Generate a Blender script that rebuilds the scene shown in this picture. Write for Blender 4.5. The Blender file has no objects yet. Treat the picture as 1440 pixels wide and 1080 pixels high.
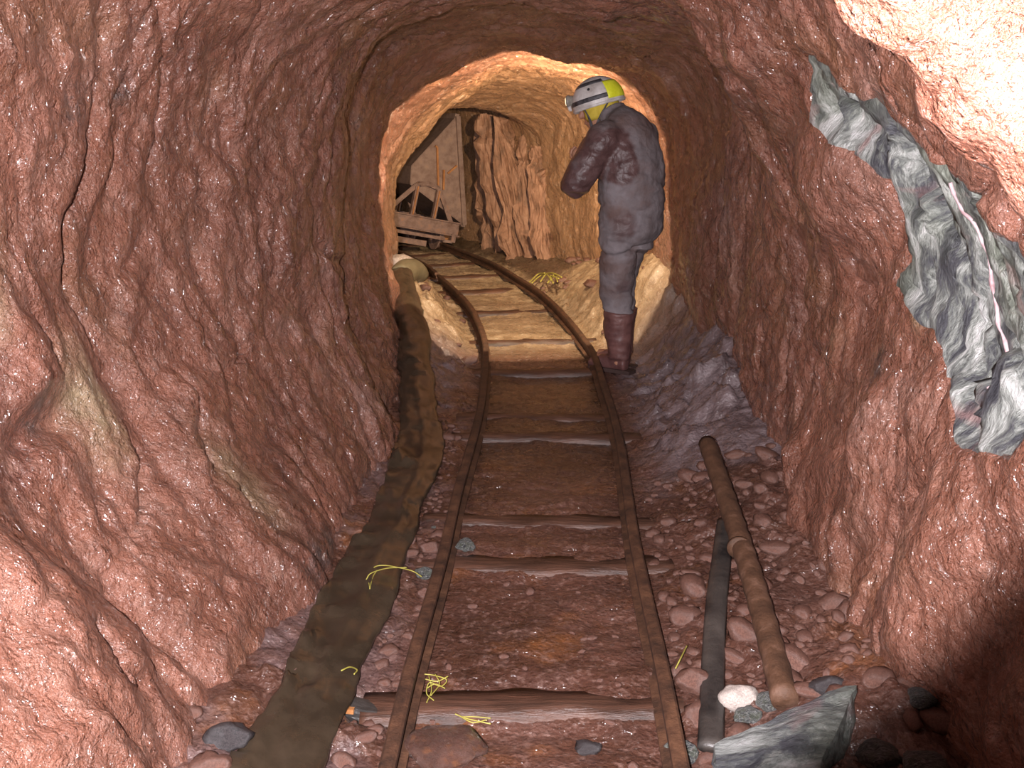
import bpy, math, random
import numpy as np
from mathutils import Vector, Matrix

# ------------------------------------------------------------------ camera, world, light, exposure
scene = bpy.context.scene
COL = scene.collection
CAM_H, FOCAL = 1.45, 1400.0
PITCH = math.atan(378 / 1400)
cam_data = bpy.data.cameras.new('camera')
cam_data.sensor_width = 36.0
cam_data.lens = 36.0 * FOCAL / 1440.0
cam_data.clip_start = 0.02
cam = bpy.data.objects.new('camera', cam_data)
COL.objects.link(cam)
cam.location = (0, 0, CAM_H)
cam.rotation_euler = (math.pi / 2 - PITCH, 0, 0)
scene.camera = cam

scene.view_settings.view_transform = 'Standard'
scene.view_settings.look = 'None'
scene.view_settings.gamma = 1.0
scene.view_settings.use_curve_mapping = False
scene.view_settings.exposure = 0.0

world = bpy.data.worlds.new('world')
scene.world = world
world.use_nodes = True
world.node_tree.nodes['Background'].inputs[0].default_value = (0, 0, 0, 1)
world.node_tree.nodes['Background'].inputs[1].default_value = 0.0


def ray(px, py):
    x = (px - 720) / FOCAL
    y = -(py - 540) / FOCAL
    return np.array([x, y * math.sin(PITCH) + math.cos(PITCH), y * math.cos(PITCH) - math.sin(PITCH)])


def on_height(px, py, z=0.0):
    d = ray(px, py)
    return d * ((z - CAM_H) / d[2]) + np.array([0, 0, CAM_H])


def on_depth(px, py, y):
    d = ray(px, py)
    return d * (y / d[1]) + np.array([0, 0, CAM_H])


def on_side(px, py, x):
    d = ray(px, py)
    return d * (x / d[0]) + np.array([0, 0, CAM_H])


def aim(o, target):
    o.rotation_euler = (Vector(target) - o.location).to_track_quat('-Z', 'Y').to_euler()


def spot(name, loc, target, power, color, angle, blend, radius):
    d = bpy.data.lights.new(name, 'SPOT')
    d.energy = power
    d.color = color
    d.spot_size = math.radians(angle)
    d.spot_blend = blend
    d.shadow_soft_size = radius
    o = bpy.data.objects.new(name, d)
    COL.objects.link(o)
    o.location = loc
    aim(o, target)
    return o


# the photographer's flash, just left of and above the lens; its cone leaves the lower right corner dark
flash_dir = ray(560, 100)
FLASH_AT = np.array([-0.09, -0.05, CAM_H + 0.03])
spot('camera_flash', FLASH_AT, FLASH_AT + flash_dir * 5, 960, (1.0, 0.95, 1.0), 90.6, 0.17, 0.012)

# ------------------------------------------------------------------ noise
_rs = np.random.RandomState(7)
_perm = _rs.permutation(256)
_perm = np.concatenate([_perm, _perm, _perm])
_g = _rs.normal(size=(256, 3))
_g /= np.linalg.norm(_g, axis=1)[:, None]


def perlin(p):
    p = np.asarray(p, dtype=np.float64)
    i = np.floor(p).astype(np.int64)
    f = p - i
    u = f * f * f * (f * (f * 6 - 15) + 10)
    i &= 255
    out = np.zeros(len(p))
    for dx in (0, 1):
        for dy in (0, 1):
            for dz in (0, 1):
                h = _perm[_perm[_perm[i[:, 0] + dx] + i[:, 1] + dy] + i[:, 2] + dz]
                g = _g[h]
                w = (u[:, 0] if dx else 1 - u[:, 0]) * (u[:, 1] if dy else 1 - u[:, 1]) * (u[:, 2] if dz else 1 - u[:, 2])
                out += w * (g[:, 0] * (f[:, 0] - dx) + g[:, 1] * (f[:, 1] - dy) + g[:, 2] * (f[:, 2] - dz))
    return out * 1.5


def fbm(p, octaves=4, gain=0.5, lac=2.03):
    a, s, out = 1.0, 1.0, 0
    for k in range(octaves):
        out = out + a * perlin(p * s + 17.3 * k)
        a *= gain
        s *= lac
    return out


def facets(p, jitter=0.9, seed=3):
    """piecewise flat plates: per cell offset plus tilt; also distance to the cell border"""
    rs = np.random.RandomState(seed)
    tab = rs.rand(4096, 3)
    til = rs.uniform(-1, 1, size=(4096, 4))
    i = np.floor(p).astype(np.int64)
    best = np.full(len(p), 1e9)
    sec = np.full(len(p), 1e9)
    val = np.zeros(len(p))
    for dx in (-1, 0, 1):
        for dy in (-1, 0, 1):
            for dz in (-1, 0, 1):
                c = i + [dx, dy, dz]
                h = (c[:, 0] * 73856093 ^ c[:, 1] * 19349663 ^ c[:, 2] * 83492791) & 4095
                q = p - (c + 0.5 + (tab[h] - 0.5) * jitter)
                d = np.sqrt((q * q).sum(1))
                v = til[h, 3] + 1.2 * (til[h, :3] * q).sum(1)
                m = d < best
                sec = np.where(m, best, np.minimum(sec, d))
                val = np.where(m, v, val)
                best = np.where(m, d, best)
    return val, sec - best


def sstep(a, b, x):
    t = np.clip((x - a) / (b - a), 0, 1)
    return t * t * (3 - 2 * t)


def catmull(pts, n):
    """n samples on a Catmull-Rom curve through pts (k, d), even in the parameter"""
    P = np.asarray(pts, dtype=float)
    k = len(P)
    t = np.linspace(0, k - 1, n)
    i = np.minimum(t.astype(int), k - 2)
    f = (t - i)[:, None]
    ext = np.concatenate([[2 * P[0] - P[1]], P, [2 * P[-1] - P[-2]]])
    a, b, c, d = ext[i], ext[i + 1], ext[i + 2], ext[i + 3]
    return 0.5 * (2 * b + (c - a) * f + (2 * a - 5 * b + 4 * c - d) * f ** 2 + (3 * b - 3 * c + d - a) * f ** 3)


def even(pts, step):
    """resample a polyline to even steps"""
    P = np.asarray(pts, dtype=float)
    s = np.concatenate([[0], np.cumsum(np.linalg.norm(np.diff(P, axis=0), axis=1))])
    n = max(2, int(round(s[-1] / step)) + 1)
    t = np.linspace(0, s[-1], n)
    return np.stack([np.interp(t, s, P[:, k]) for k in range(P.shape[1])], 1)


# ------------------------------------------------------------------ object helpers
def put(o, parent=None, label=None, cat=None, group=None, kind=None):
    COL.objects.link(o)
    if parent is not None:
        o.parent = parent
    if label:
        o['label'] = label
    if cat:
        o['category'] = cat
    if group:
        o['group'] = group
    if kind:
        o['kind'] = kind
    return o


def empty(name, loc=(0, 0, 0), rz=0.0, **kw):
    o = bpy.data.objects.new(name, None)
    o.empty_display_size = 0.1
    o.location = loc
    o.rotation_euler = (0, 0, rz)
    return put(o, **kw)


def raw_mesh(name, verts, faces, mat=None, smooth=True, attrs=None):
    me = bpy.data.meshes.new(name)
    v = np.asarray(verts, dtype=np.float32)
    if isinstance(faces, np.ndarray):
        n, k = faces.shape
        me.vertices.add(len(v))
        me.vertices.foreach_set('co', v.ravel())
        me.loops.add(n * k)
        me.loops.foreach_set('vertex_index', faces.astype(np.int32).ravel())
        me.polygons.add(n)
        me.polygons.foreach_set('loop_start', np.arange(0, n * k, k, dtype=np.int32))
        me.polygons.foreach_set('loop_total', np.full(n, k, dtype=np.int32))
        me.update(calc_edges=True)
    else:
        me.from_pydata([tuple(map(float, q)) for q in v], [], faces)
        me.update()
    me.validate()
    if smooth:
        me.polygons.foreach_set('use_smooth', [True] * len(me.polygons))
    if mat:
        me.materials.append(mat)
    for k, a in (attrs or {}).items():
        at = me.attributes.new(k, 'FLOAT', 'POINT')
        at.data.foreach_set('value', np.asarray(a, dtype=np.float32))
    return me


def mesh_obj(name, verts, faces, mat=None, smooth=True, attrs=None, **kw):
    return put(bpy.data.objects.new(name, raw_mesh(name, verts, faces, mat, smooth, attrs)), **kw)


def grid_faces(n, m):
    a = np.arange(n * m).reshape(n, m)
    return np.stack([a[:-1, :-1], a[:-1, 1:], a[1:, 1:], a[1:, :-1]], -1).reshape(-1, 4)


class MB:
    def __init__(self):
        self.v, self.f = [], []

    def add(self, verts, faces):
        b = len(self.v)
        self.v += [tuple(map(float, q)) for q in verts]
        self.f += [tuple(i + b for i in fc) for fc in faces]
        return self

    def bar(self, p0, p1, w, h, up=(0, 0, 1)):
        p0, p1 = Vector(p0), Vector(p1)
        d = (p1 - p0).normalized()
        s = d.cross(Vector(up))
        if s.length < 1e-4:
            s = d.cross(Vector((1, 0, 0)))
        s.normalize()
        u = s.cross(d)
        c = []
        for p in (p0, p1):
            for a, b in ((-1, -1), (1, -1), (1, 1), (-1, 1)):
                c.append(p + s * a * w / 2 + u * b * h / 2)
        return self.add(c, [(0, 1, 2, 3), (7, 6, 5, 4), (0, 4, 5, 1), (1, 5, 6, 2), (2, 6, 7, 3), (3, 7, 4, 0)])

    def box(self, lo, hi):
        x0, y0, z0 = lo
        x1, y1, z1 = hi
        return self.bar(((x0 + x1) / 2, y0, (z0 + z1) / 2), ((x0 + x1) / 2, y1, (z0 + z1) / 2), x1 - x0, z1 - z0)

    def tube(self, path, radii, seg=12, caps=True, flat=None, up=(0, 0, 1)):
        """sweep of an ellipse: radii scalar, list, or list of (side, upward)"""
        P = [Vector(q) for q in path]
        n = len(P)
        rings = []
        for i, p in enumerate(P):
            d = (P[min(i + 1, n - 1)] - P[max(i - 1, 0)]).normalized()
            s = d.cross(Vector(up))
            if s.length < 1e-3:
                s = d.cross(Vector((0, 1, 0)))
            s.normalize()
            u = s.cross(d)
            r = radii[i] if isinstance(radii, (list, tuple)) else radii
            ra, rb = r if isinstance(r, (list, tuple)) else (r, r)
            rings += [p + s * math.cos(2 * math.pi * k / seg) * ra + u * math.sin(2 * math.pi * k / seg) * rb for k in range(seg)]
        fs = []
        for i in range(n - 1):
            for k in range(seg):
                k2 = (k + 1) % seg
                fs.append((i * seg + k, i * seg + k2, (i + 1) * seg + k2, (i + 1) * seg + k))
        if caps:
            fs.append(tuple(range(seg))[::-1])
            fs.append(tuple((n - 1) * seg + k for k in range(seg)))
        return self.add(rings, fs)

    def prism(self, poly, y0, y1):
        """poly of (x, z) extruded along y"""
        n = len(poly)
        vs = [(x, y0, z) for x, z in poly] + [(x, y1, z) for x, z in poly]
        fs = [tuple(range(n))[::-1], tuple(range(n, 2 * n))]
        fs += [(k, (k + 1) % n, n + (k + 1) % n, n + k) for k in range(n)]
        return self.add(vs, fs)

    def build(self, name, mat, parent=None, smooth=False, bevel=0.0, **kw):
        o = mesh_obj(name, self.v, self.f, mat, smooth, parent=parent, **kw)
        if bevel:
            m = o.modifiers.new('bevel', 'BEVEL')
            m.width = bevel
            m.segments = 2
            m.limit_method = 'ANGLE'
        return o


# ------------------------------------------------------------------ materials
class NT:
    def __init__(self, name):
        self.m = bpy.data.materials.new(name)
        self.m.use_nodes = True
        self.n = self.m.node_tree.nodes
        self.l = self.m.node_tree.links
        self.b = self.n['Principled BSDF']
        self.co = self.n.new('ShaderNodeTexCoord').outputs['Object']

    def inp(self, sock, v):
        if isinstance(v, bpy.types.NodeSocket):
            self.l.new(v, sock)
        else:
            sock.default_value = v if not isinstance(v, tuple) or len(v) != 3 or sock.type == 'VECTOR' else (*v, 1)

    def map(self, scale, co=None):
        n = self.n.new('ShaderNodeMapping')
        self.l.new(co or self.co, n.inputs['Vector'])
        n.inputs['Scale'].default_value = scale
        return n.outputs[0]

    def noise(self, scale, detail=4, rough=0.55, dist=0.0, co=None):
        n = self.n.new('ShaderNodeTexNoise')
        self.l.new(co or self.co, n.inputs['Vector'])
        n.inputs['Scale'].default_value = scale
        n.inputs['Detail'].default_value = detail
        n.inputs['Roughness'].default_value = rough
        n.inputs['Distortion'].default_value = dist
        return n.outputs['Fac']

    def voronoi(self, scale, co=None, feature='F1'):
        n = self.n.new('ShaderNodeTexVoronoi')
        n.feature = feature
        self.l.new(co or self.co, n.inputs['Vector'])
        n.inputs['Scale'].default_value = scale
        return n.outputs['Distance']

    def ramp(self, fac, stops):
        n = self.n.new('ShaderNodeValToRGB')
        self.l.new(fac, n.inputs[0])
        e = n.color_ramp.elements
        while len(e) < len(stops):
            e.new(0.5)
        for k, (p, c) in enumerate(stops):
            e[k].position = p
            e[k].color = (*c, 1) if isinstance(c, tuple) else (c, c, c, 1)
        return n.outputs[0]

    def mix(self, fac, a, b, mode='MIX'):
        n = self.n.new('ShaderNodeMix')
        n.data_type = 'RGBA'
        n.blend_type = mode
        self.inp(n.inputs[0], fac)
        self.inp(n.inputs[6], a)
        self.inp(n.inputs[7], b)
        return n.outputs[2]

    def math(self, op, a, b=0.0):
        n = self.n.new('ShaderNodeMath')
        n.operation = op
        self.inp(n.inputs[0], a)
        self.inp(n.inputs[1], b)
        return n.outputs[0]

    def attr(self, name):
        n = self.n.new('ShaderNodeAttribute')
        n.attribute_name = name
        return n.outputs['Fac']

    def bump(self, height, strength=0.5, dist=0.01, prev=None):
        n = self.n.new('ShaderNodeBump')
        n.inputs['Strength'].default_value = strength
        n.inputs['Distance'].default_value = dist
        self.l.new(height, n.inputs['Height'])
        if prev:
            self.l.new(prev, n.inputs['Normal'])
        return n.outputs[0]

    def film(self, normal, weight, rough):
        """thin water film over the surface"""
        self.l.new(normal, self.b.inputs['Coat Normal'])
        self.inp(self.b.inputs['Coat Weight'], weight)
        self.b.inputs['Coat Roughness'].default_value = rough
        self.b.inputs['Coat IOR'].default_value = 1.5

    def out(self, color, rough=0.6, normal=None, spec=0.5, metal=0.0, coat=0.0):
        self.inp(self.b.inputs['Base Color'], color)
        self.inp(self.b.inputs['Roughness'], rough)
        self.inp(self.b.inputs['Specular IOR Level'], spec)
        self.inp(self.b.inputs['Metallic'], metal)
        if coat:
            self.b.inputs['Coat Weight'].default_value = coat
            self.b.inputs['Coat Roughness'].default_value = 0.18
        if normal:
            self.l.new(normal, self.b.inputs['Normal'])
        return self.m


def mat_wall():
    t = NT('wet_red_rock')
    big = t.noise(1.6, 5, 0.6, 0.6)
    c = t.ramp(big, [(0.28, (0.125, 0.047, 0.031)), (0.46, (0.205, 0.080, 0.050)), (0.60, (0.25, 0.104, 0.068)), (0.74, (0.33, 0.180, 0.138))])
    streak = t.noise(1.0, 5, 0.6, 0.3, t.map((9, 9, 2.2)))
    c = t.mix(t.ramp(streak, [(0.44, 0.0), (0.68, 0.5)]), c, (0.105, 0.043, 0.028))
    och = t.noise(2.7, 3, 0.5, 0.3)
    c = t.mix(t.ramp(och, [(0.56, 0.0), (0.75, 0.45)]), c, (0.235, 0.115, 0.055))
    c = t.mix(t.ramp(t.noise(14, 4, 0.65), [(0.5, 0.0), (0.72, 0.4)]), c, (0.34, 0.185, 0.135))
    c = t.mix(t.math('MULTIPLY', t.attr('pale'), t.ramp(t.noise(11, 4, 0.6), [(0.3, 0.3), (0.6, 1.0)])), c, (0.27, 0.20, 0.115))
    c = t.mix(t.math('MULTIPLY', t.attr('dark'), t.ramp(t.noise(22, 4, 0.7), [(0.38, 0.0), (0.55, 0.9)])), c, (0.045, 0.038, 0.036))
    c = t.mix(t.attr('lamp_buff'), c, (0.40, 0.24, 0.125))  # warm lamp light mixed into the colour of the far walls
    r = t.ramp(t.noise(5, 4, 0.6), [(0.3, 0.12), (0.7, 0.36)])
    h1 = t.noise(38, 6, 0.62, 0.4)
    h2 = t.noise(140, 3, 0.6)
    n = t.bump(t.noise(15, 4, 0.6, 0.5), 0.8, 0.03)
    n = t.bump(h1, 1.0, 0.022, n)
    n = t.bump(h2, 0.9, 0.006, n)
    t.film(t.bump(t.noise(26, 3, 0.5, 0.8), 1.0, 0.05), t.ramp(t.noise(3.5, 3, 0.6), [(0.35, 0.4), (0.55, 1.0)]), 0.15)
    return t.out(c, r, n, 0.6)


def mat_floor():
    t = NT('wet_mud')
    big = t.noise(2.2, 5, 0.6, 0.5)
    c = t.ramp(big, [(0.3, (0.052, 0.023, 0.016)), (0.5, (0.090, 0.039, 0.027)), (0.7, (0.135, 0.064, 0.046))])
    st = t.noise(1.0, 4, 0.6, 0.2, t.map((2.0, 11, 4)))
    c = t.mix(t.ramp(st, [(0.45, 0.0), (0.7, 0.6)]), c, (0.075, 0.032, 0.018))
    c = t.mix(t.ramp(t.noise(3.1, 3, 0.5), [(0.57, 0.0), (0.7, 0.55)]), c, (0.24, 0.085, 0.022))
    c = t.mix(t.ramp(t.noise(46, 3, 0.6), [(0.52, 0.0), (0.7, 0.5)]), c, (0.26, 0.155, 0.125))
    g = t.ramp(t.noise(9, 5, 0.7), [(0.3, (0.085, 0.055, 0.054)), (0.7, (0.20, 0.150, 0.152))])
    c = t.mix(t.attr('grey'), c, g)
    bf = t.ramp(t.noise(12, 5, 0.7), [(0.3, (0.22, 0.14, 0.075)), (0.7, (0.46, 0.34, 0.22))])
    c = t.mix(t.attr('lamp_buff'), c, bf)
    c = t.mix(t.attr('dark_floor'), c, (0.05, 0.026, 0.014))
    r = t.ramp(t.noise(6, 4, 0.6), [(0.35, 0.13), (0.65, 0.5)])
    n = t.bump(t.noise(40, 6, 0.65), 0.7, 0.014)
    n = t.bump(t.voronoi(75), 0.35, 0.008, n)
    t.film(t.bump(t.noise(30, 3, 0.5, 0.5), 1.0, 0.035), t.ramp(t.noise(3, 3, 0.6), [(0.35, 0.4), (0.55, 1.0)]), 0.14)
    return t.out(c, r, n, 0.5)


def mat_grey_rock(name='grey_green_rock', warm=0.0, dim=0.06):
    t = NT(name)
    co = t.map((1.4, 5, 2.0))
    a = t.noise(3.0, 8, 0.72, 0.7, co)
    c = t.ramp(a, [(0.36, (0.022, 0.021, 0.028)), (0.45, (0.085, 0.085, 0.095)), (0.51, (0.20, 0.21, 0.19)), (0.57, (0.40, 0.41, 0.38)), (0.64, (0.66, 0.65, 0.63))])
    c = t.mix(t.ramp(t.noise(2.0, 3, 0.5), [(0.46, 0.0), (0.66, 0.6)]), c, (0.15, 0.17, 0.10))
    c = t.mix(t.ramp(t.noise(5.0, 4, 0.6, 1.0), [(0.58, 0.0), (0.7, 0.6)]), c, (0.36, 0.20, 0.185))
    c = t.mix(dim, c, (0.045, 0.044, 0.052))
    if warm:
        c = t.mix(warm, c, (0.25, 0.12, 0.075))
    n = t.bump(t.noise(30, 7, 0.7, 0.5, co), 0.9, 0.02)
    return t.out(c, t.ramp(t.noise(12, 4), [(0.3, 0.3), (0.7, 0.6)]), n, 0.55)


def mat_slate():
    t = NT('brown_slate_rock')
    co = t.map((2.2, 2.2, 1.2))
    a = t.noise(3.4, 6, 0.65, 0.8, co)
    c = t.ramp(a, [(0.3, (0.10, 0.055, 0.034)), (0.5, (0.26, 0.135, 0.082)), (0.7, (0.37, 0.21, 0.135))])
    n = t.bump(t.noise(16, 6, 0.7, 0.6, co), 0.8, 0.02)
    return t.out(c, 0.55, n, 0.4)


def mat_rust(name, dark=0.0, stops=None, rough=0.62):
    t = NT(name)
    c = t.ramp(t.noise(14, 6, 0.65), stops or [(0.3, (0.022, 0.011, 0.007)), (0.52, (0.072, 0.032, 0.017)), (0.7, (0.125, 0.057, 0.029))])
    n = t.bump(t.noise(80, 5, 0.7), 0.6, 0.006)
    return t.out(c, rough, n, 0.4)


def mat_plain(name, a, b, scale=12, rough=0.6, bump=0.3, bscale=60, spec=0.4, coat=0.0, stretch=None):
    t = NT(name)
    co = t.map(stretch) if stretch else None
    c = t.ramp(t.noise(scale, 5, 0.62, 0.2, co), [(0.32, a), (0.68, b)])
    n = t.bump(t.noise(bscale, 5, 0.65, 0, co), bump, 0.008)
    return t.out(c, rough, n, spec, 0.0, coat)


def mat_cloth():
    t = NT('coverall_cloth')
    c = t.ramp(t.noise(6, 5, 0.6, 0.4), [(0.32, (0.115, 0.088, 0.086)), (0.62, (0.20, 0.170, 0.176))])
    c = t.mix(t.ramp(t.noise(3.4, 4, 0.6), [(0.48, 0.0), (0.64, 0.8)]), c, (0.125, 0.072, 0.060))
    c = t.mix(t.attr('mud'), c, t.ramp(t.noise(18, 4, 0.6), [(0.3, (0.062, 0.030, 0.028)), (0.7, (0.115, 0.062, 0.058))]))
    c = t.mix(t.attr('warm'), c, (0.20, 0.105, 0.06))  # warm lamp light painted onto the cloth
    r = t.mix(t.attr('mud'), (0.8, 0.8, 0.8), (0.36, 0.36, 0.36))
    n = t.bump(t.noise(20, 5, 0.6, 0.6), 0.45, 0.02)
    n = t.bump(t.noise(220, 2, 0.5), 0.25, 0.002, n)
    return t.out(c, r, n, 0.35)


M = dict(
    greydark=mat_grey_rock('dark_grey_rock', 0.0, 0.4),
    wall=mat_wall(), floor=mat_floor(), grey=mat_grey_rock(), slate=mat_slate(),
    rust=mat_rust('rusty_rail_steel'),
    pipe=mat_rust('rusty_pipe_steel', stops=[(0.3, (0.04, 0.019, 0.010)), (0.55, (0.085, 0.040, 0.021)), (0.75, (0.16, 0.085, 0.055))]),
    tub=mat_rust('rusty_tub_steel', stops=[(0.3, (0.15, 0.085, 0.062)), (0.55, (0.235, 0.155, 0.125)), (0.78, (0.30, 0.19, 0.13))]),
    frame=mat_rust('cart_frame_steel', stops=[(0.3, (0.11, 0.055, 0.036)), (0.55, (0.22, 0.14, 0.115)), (0.75, (0.33, 0.15, 0.07))]),
    orange=mat_rust('orange_rust', stops=[(0.3, (0.25, 0.09, 0.025)), (0.7, (0.45, 0.2, 0.07))]),
    timber=mat_plain('wet_sleeper_timber', (0.03, 0.015, 0.010), (0.105, 0.048, 0.030), 6, 0.38, 0.5, 22, 0.5, 0.0, (1, 9, 6)),
    batten=mat_plain('dark_wet_batten', (0.010, 0.009, 0.009), (0.07, 0.058, 0.05), 5, 0.42, 0.4, 40, 0.5),
    duct=mat_plain('brown_plastic_sheet', (0.020, 0.014, 0.009), (0.055, 0.038, 0.024), 5, 0.26, 0.25, 14, 0.5),
    ductend=mat_plain('lamplit_duct_plastic', (0.09, 0.075, 0.045), (0.19, 0.165, 0.105), 7, 0.35, 0.2, 20, 0.5),  # paler copy of the duct plastic, lamp light in its colour
    pebble=mat_plain('mud_coated_stone', (0.07, 0.031, 0.022), (0.19, 0.095, 0.070), 10, 0.36, 0.5, 45, 0.5),
    pale=mat_plain('pale_stone', (0.30, 0.24, 0.21), (0.60, 0.52, 0.46), 9, 0.45, 0.5, 45),
    darkstone=mat_plain('dark_stone', (0.015, 0.013, 0.014), (0.065, 0.055, 0.055), 12, 0.4, 0.5, 45),
    twine=mat_plain('yellow_strand', (0.24, 0.20, 0.035), (0.40, 0.36, 0.08), 30, 0.5, 0.1),
    cloth=mat_cloth(),
)
# ------------------------------------------------------------------ tunnel shell
FR = [0, .03, .14, .30, .47, .64, .80, .905, .972, 1.0, .975, .91, .80, .63, .46, .24, .06, 0]


def profile(L, R, H, fl, fr, **over):
    xs = [fl, fl, fl * .72 - L * .28, fl * .3 - L * .7, -L, -L * 1.0, -L * .93, -L * .76, -L * .43, 0,
          R * .43, R * .76, R * .94, R, R, R * .75 + fr * .25, fr, fr]
    pts = [[x, f * H] for x, f in zip(xs, FR)]
    pts[0][1] = -.2
    pts[-1][1] = -.2
    for k, q in over.items():
        pts[int(k[1:])] = list(q)
    return np.array(pts)


over_near = dict(_9=(0.0, 1.80), _10=(.19, 1.64), _11=(.265, 1.546), _12=(.345, 1.482), _13=(.455, 1.394), _14=(.72, 1.18), _15=(.95, .6))
STATIONS = [
    (0.0, -2.5, 0, profile(1.1, 1.0, 2.1, -.65, .9)),
    (0.0, 0.4, 0, profile(1.1, 1.0, 2.05, -.66, .95)),
    (0.0, 0.78, 0, profile(1.15, 1.0, 2.05, -.68, .98, _10=(.40, 1.95), _11=(.62, 1.80), _12=(.74, 1.62), _13=(.82, 1.42), _14=(.93, 1.1), _15=(.97, .55))),
    (0.0, 0.90, 0, profile(1.15, 1.0, 2.05, -.68, .98, **over_near)),
    (0.0, 0.96, 0, profile(1.15, 1.0, 2.05, -.68, .98, **over_near)),
    (0.0, 1.40, 0, profile(1.17, 1.0, 2.08, -.68, .98, _11=(.66, 1.78), _12=(.82, 1.56), _13=(.96, 1.27))),
    (0.0, 2.3, 0, profile(1.17, 1.03, 2.16, -.68, .97, _11=(.74, 1.88), _12=(.86, 1.68), _13=(.96, 1.32))),
    (0.0, 3.0, 0, profile(1.06, 1.06, 2.08, -.60, 1.0, _11=(.68, 1.84), _12=(.80, 1.66), _13=(.92, 1.32))),
    (0.0, 3.6, 0, profile(.90, 1.05, 1.97, -.57, 1.02, _10=(.40, 1.91), _11=(.61, 1.80), _12=(.75, 1.62), _13=(.89, 1.30))),
    (0.0, 3.95, 0, profile(.81, 1.05, 1.92, -.55, 1.05, _10=(.40, 1.88), _11=(.66, 1.78), _12=(.86, 1.62), _13=(.97, 1.3))),
    (0.0, 4.3, 0, profile(.75, 1.04, 1.90, -.54, 1.06)),
    (0.0, 4.7, 0, profile(.83, 1.06, 1.96, -.55, 1.07)),
    (0.0, 5.2, 0, profile(.84, 1.07, 1.96, -.58, 1.09)),
    (0.0, 6.0, 0, profile(.80, 1.02, 1.84, -.68, 1.08, _6=(-.72, 1.42), _7=(-.54, 1.64), _8=(-.28, 1.79))),
    (0.0, 7.4, -6, profile(.92, .90, 1.75, -.88, .95, _5=(-.90, 1.06), _6=(-.74, 1.32), _7=(-.52, 1.50), _8=(-.26, 1.63))),
    (-.2, 8.6, -16, profile(.86, .85, 1.71, -.85, .88, _5=(-.80, .98), _6=(-.64, 1.26), _7=(-.44, 1.46), _8=(-.2, 1.62))),
    (-.42, 9.35, -22, profile(.85, .76, 1.49, -.85, .78, _5=(-.78, .98), _6=(-.60, 1.22), _7=(-.42, 1.37), _8=(-.2, 1.48))),
    (-.95, 10.5, -28, profile(.95, .78, 1.80, -.9, .76)),
    (-1.85, 12.0, -33, profile(1.05, .85, 1.95, -.9, .8)),
    (-3.1, 13.8, -36, profile(.9, .9, 1.9, -.8, .8)),
    (-4.2, 15.2, -38, profile(.5, .5, 1.4, -.5, .5)),
]
st_xy = np.array([(a, b) for a, b, c, d in STATIONS])
st_h = np.array([math.radians(c) for a, b, c, d in STATIONS])
st_p = np.array([d for a, b, c, d in STATIONS])
st_s = np.concatenate([[0], np.cumsum(np.linalg.norm(np.diff(st_xy, axis=0), axis=1))]) - 2.5
S = np.concatenate([np.arange(-2.5, .6, .07), np.arange(.6, .74, .02), np.arange(.74, 1.25, .006), np.arange(1.25, 5.2, .0135), np.arange(5.2, 10.9, .021), np.arange(10.9, st_s[-1], .07)])
NT_ = 380


def smooth_interp(s, col):
    out = 0
    for k, w in zip((-2, -1, 0, 1, 2), (.1, .22, .36, .22, .1)):
        out = out + w * np.interp(s + k * (.028 if True else 0), st_s, col)
    return out


sx, sy, sh = (smooth_interp(S, st_xy[:, 0]), smooth_interp(S, st_xy[:, 1]), smooth_interp(S, st_h))
prof = np.stack([np.stack([smooth_interp(S, st_p[:, k, c]) for c in (0, 1)], -1) for k in range(18)], 1)
rows = []
for i in range(len(S)):
    rows.append(even(catmull(prof[i], 260), 1e9) if False else catmull(prof[i], 300))
rows = np.array(rows)
d = np.concatenate([np.zeros((len(S), 1)), np.cumsum(np.linalg.norm(np.diff(rows, axis=1), axis=2), axis=1)], 1)
tt = np.linspace(0, 1, NT_)
loc = np.empty((len(S), NT_, 2))
for i in range(len(S)):
    for c in (0, 1):
        loc[i, :, c] = np.interp(tt * d[i, -1], d[i], rows[i, :, c])
W = np.empty((len(S), NT_, 3))
W[..., 0] = sx[:, None] + loc[..., 0] * np.cos(sh)[:, None]
W[..., 1] = sy[:, None] - loc[..., 0] * np.sin(sh)[:, None]
W[..., 2] = loc[..., 1]
gs = np.gradient(W, axis=0)
gt = np.gradient(W, axis=1)
N = np.cross(gs, gt)
N /= np.linalg.norm(N, axis=2)[..., None] + 1e-9
cen = np.stack([sx, sy, np.full(len(S), 1.0)], -1)[:, None, :]
N *= np.sign(((cen - W) * N).sum(2))[..., None]      # towards the room

p = W.reshape(-1, 3)
Nf = N.reshape(-1, 3)
NEARNESS = 1.0


def project(q):
    r = q - np.array([0, 0, CAM_H])
    zc = r[:, 1] * math.cos(PITCH) - r[:, 2] * math.sin(PITCH)
    yc = r[:, 1] * math.sin(PITCH) + r[:, 2] * math.cos(PITCH)
    zc = np.where(zc < .05, 1e9, zc)
    return 720 + FOCAL * r[:, 0] / zc, 540 - FOCAL * yc / zc


warp = np.stack([fbm(p * 1.3 + k * 31.7, 3) for k in range(3)], 1)
pw = p + warp * .18
lumps = fbm(p * 0.9 + 5, 2) * .07
drape = np.abs(perlin(pw * [1.5, 3.2, 1.05] + 3.1))
drape2 = np.abs(perlin(pw * [4, 7.0, 2.6] + 9.4))
clay = np.abs(perlin(pw * [5.5, 5.5, 4.2] + 1.7))
fine = np.abs(perlin(pw * [17, 17, 11] + 4.7))
fine2 = fbm(pw * [34, 34, 22], 2)
crack = np.abs(perlin(pw * [1.9, 2.6, .9] + 40.2))
disp = lumps + .060 * (drape - .25) + .027 * (drape2 - .25) + .034 * (clay - .2) + .018 * (fine - .2) + .0055 * fine2
disp -= .028 * (1 - sstep(0, .035, crack)) * sstep(.0, .35, perlin(p * 1.7 + 77))

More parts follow.
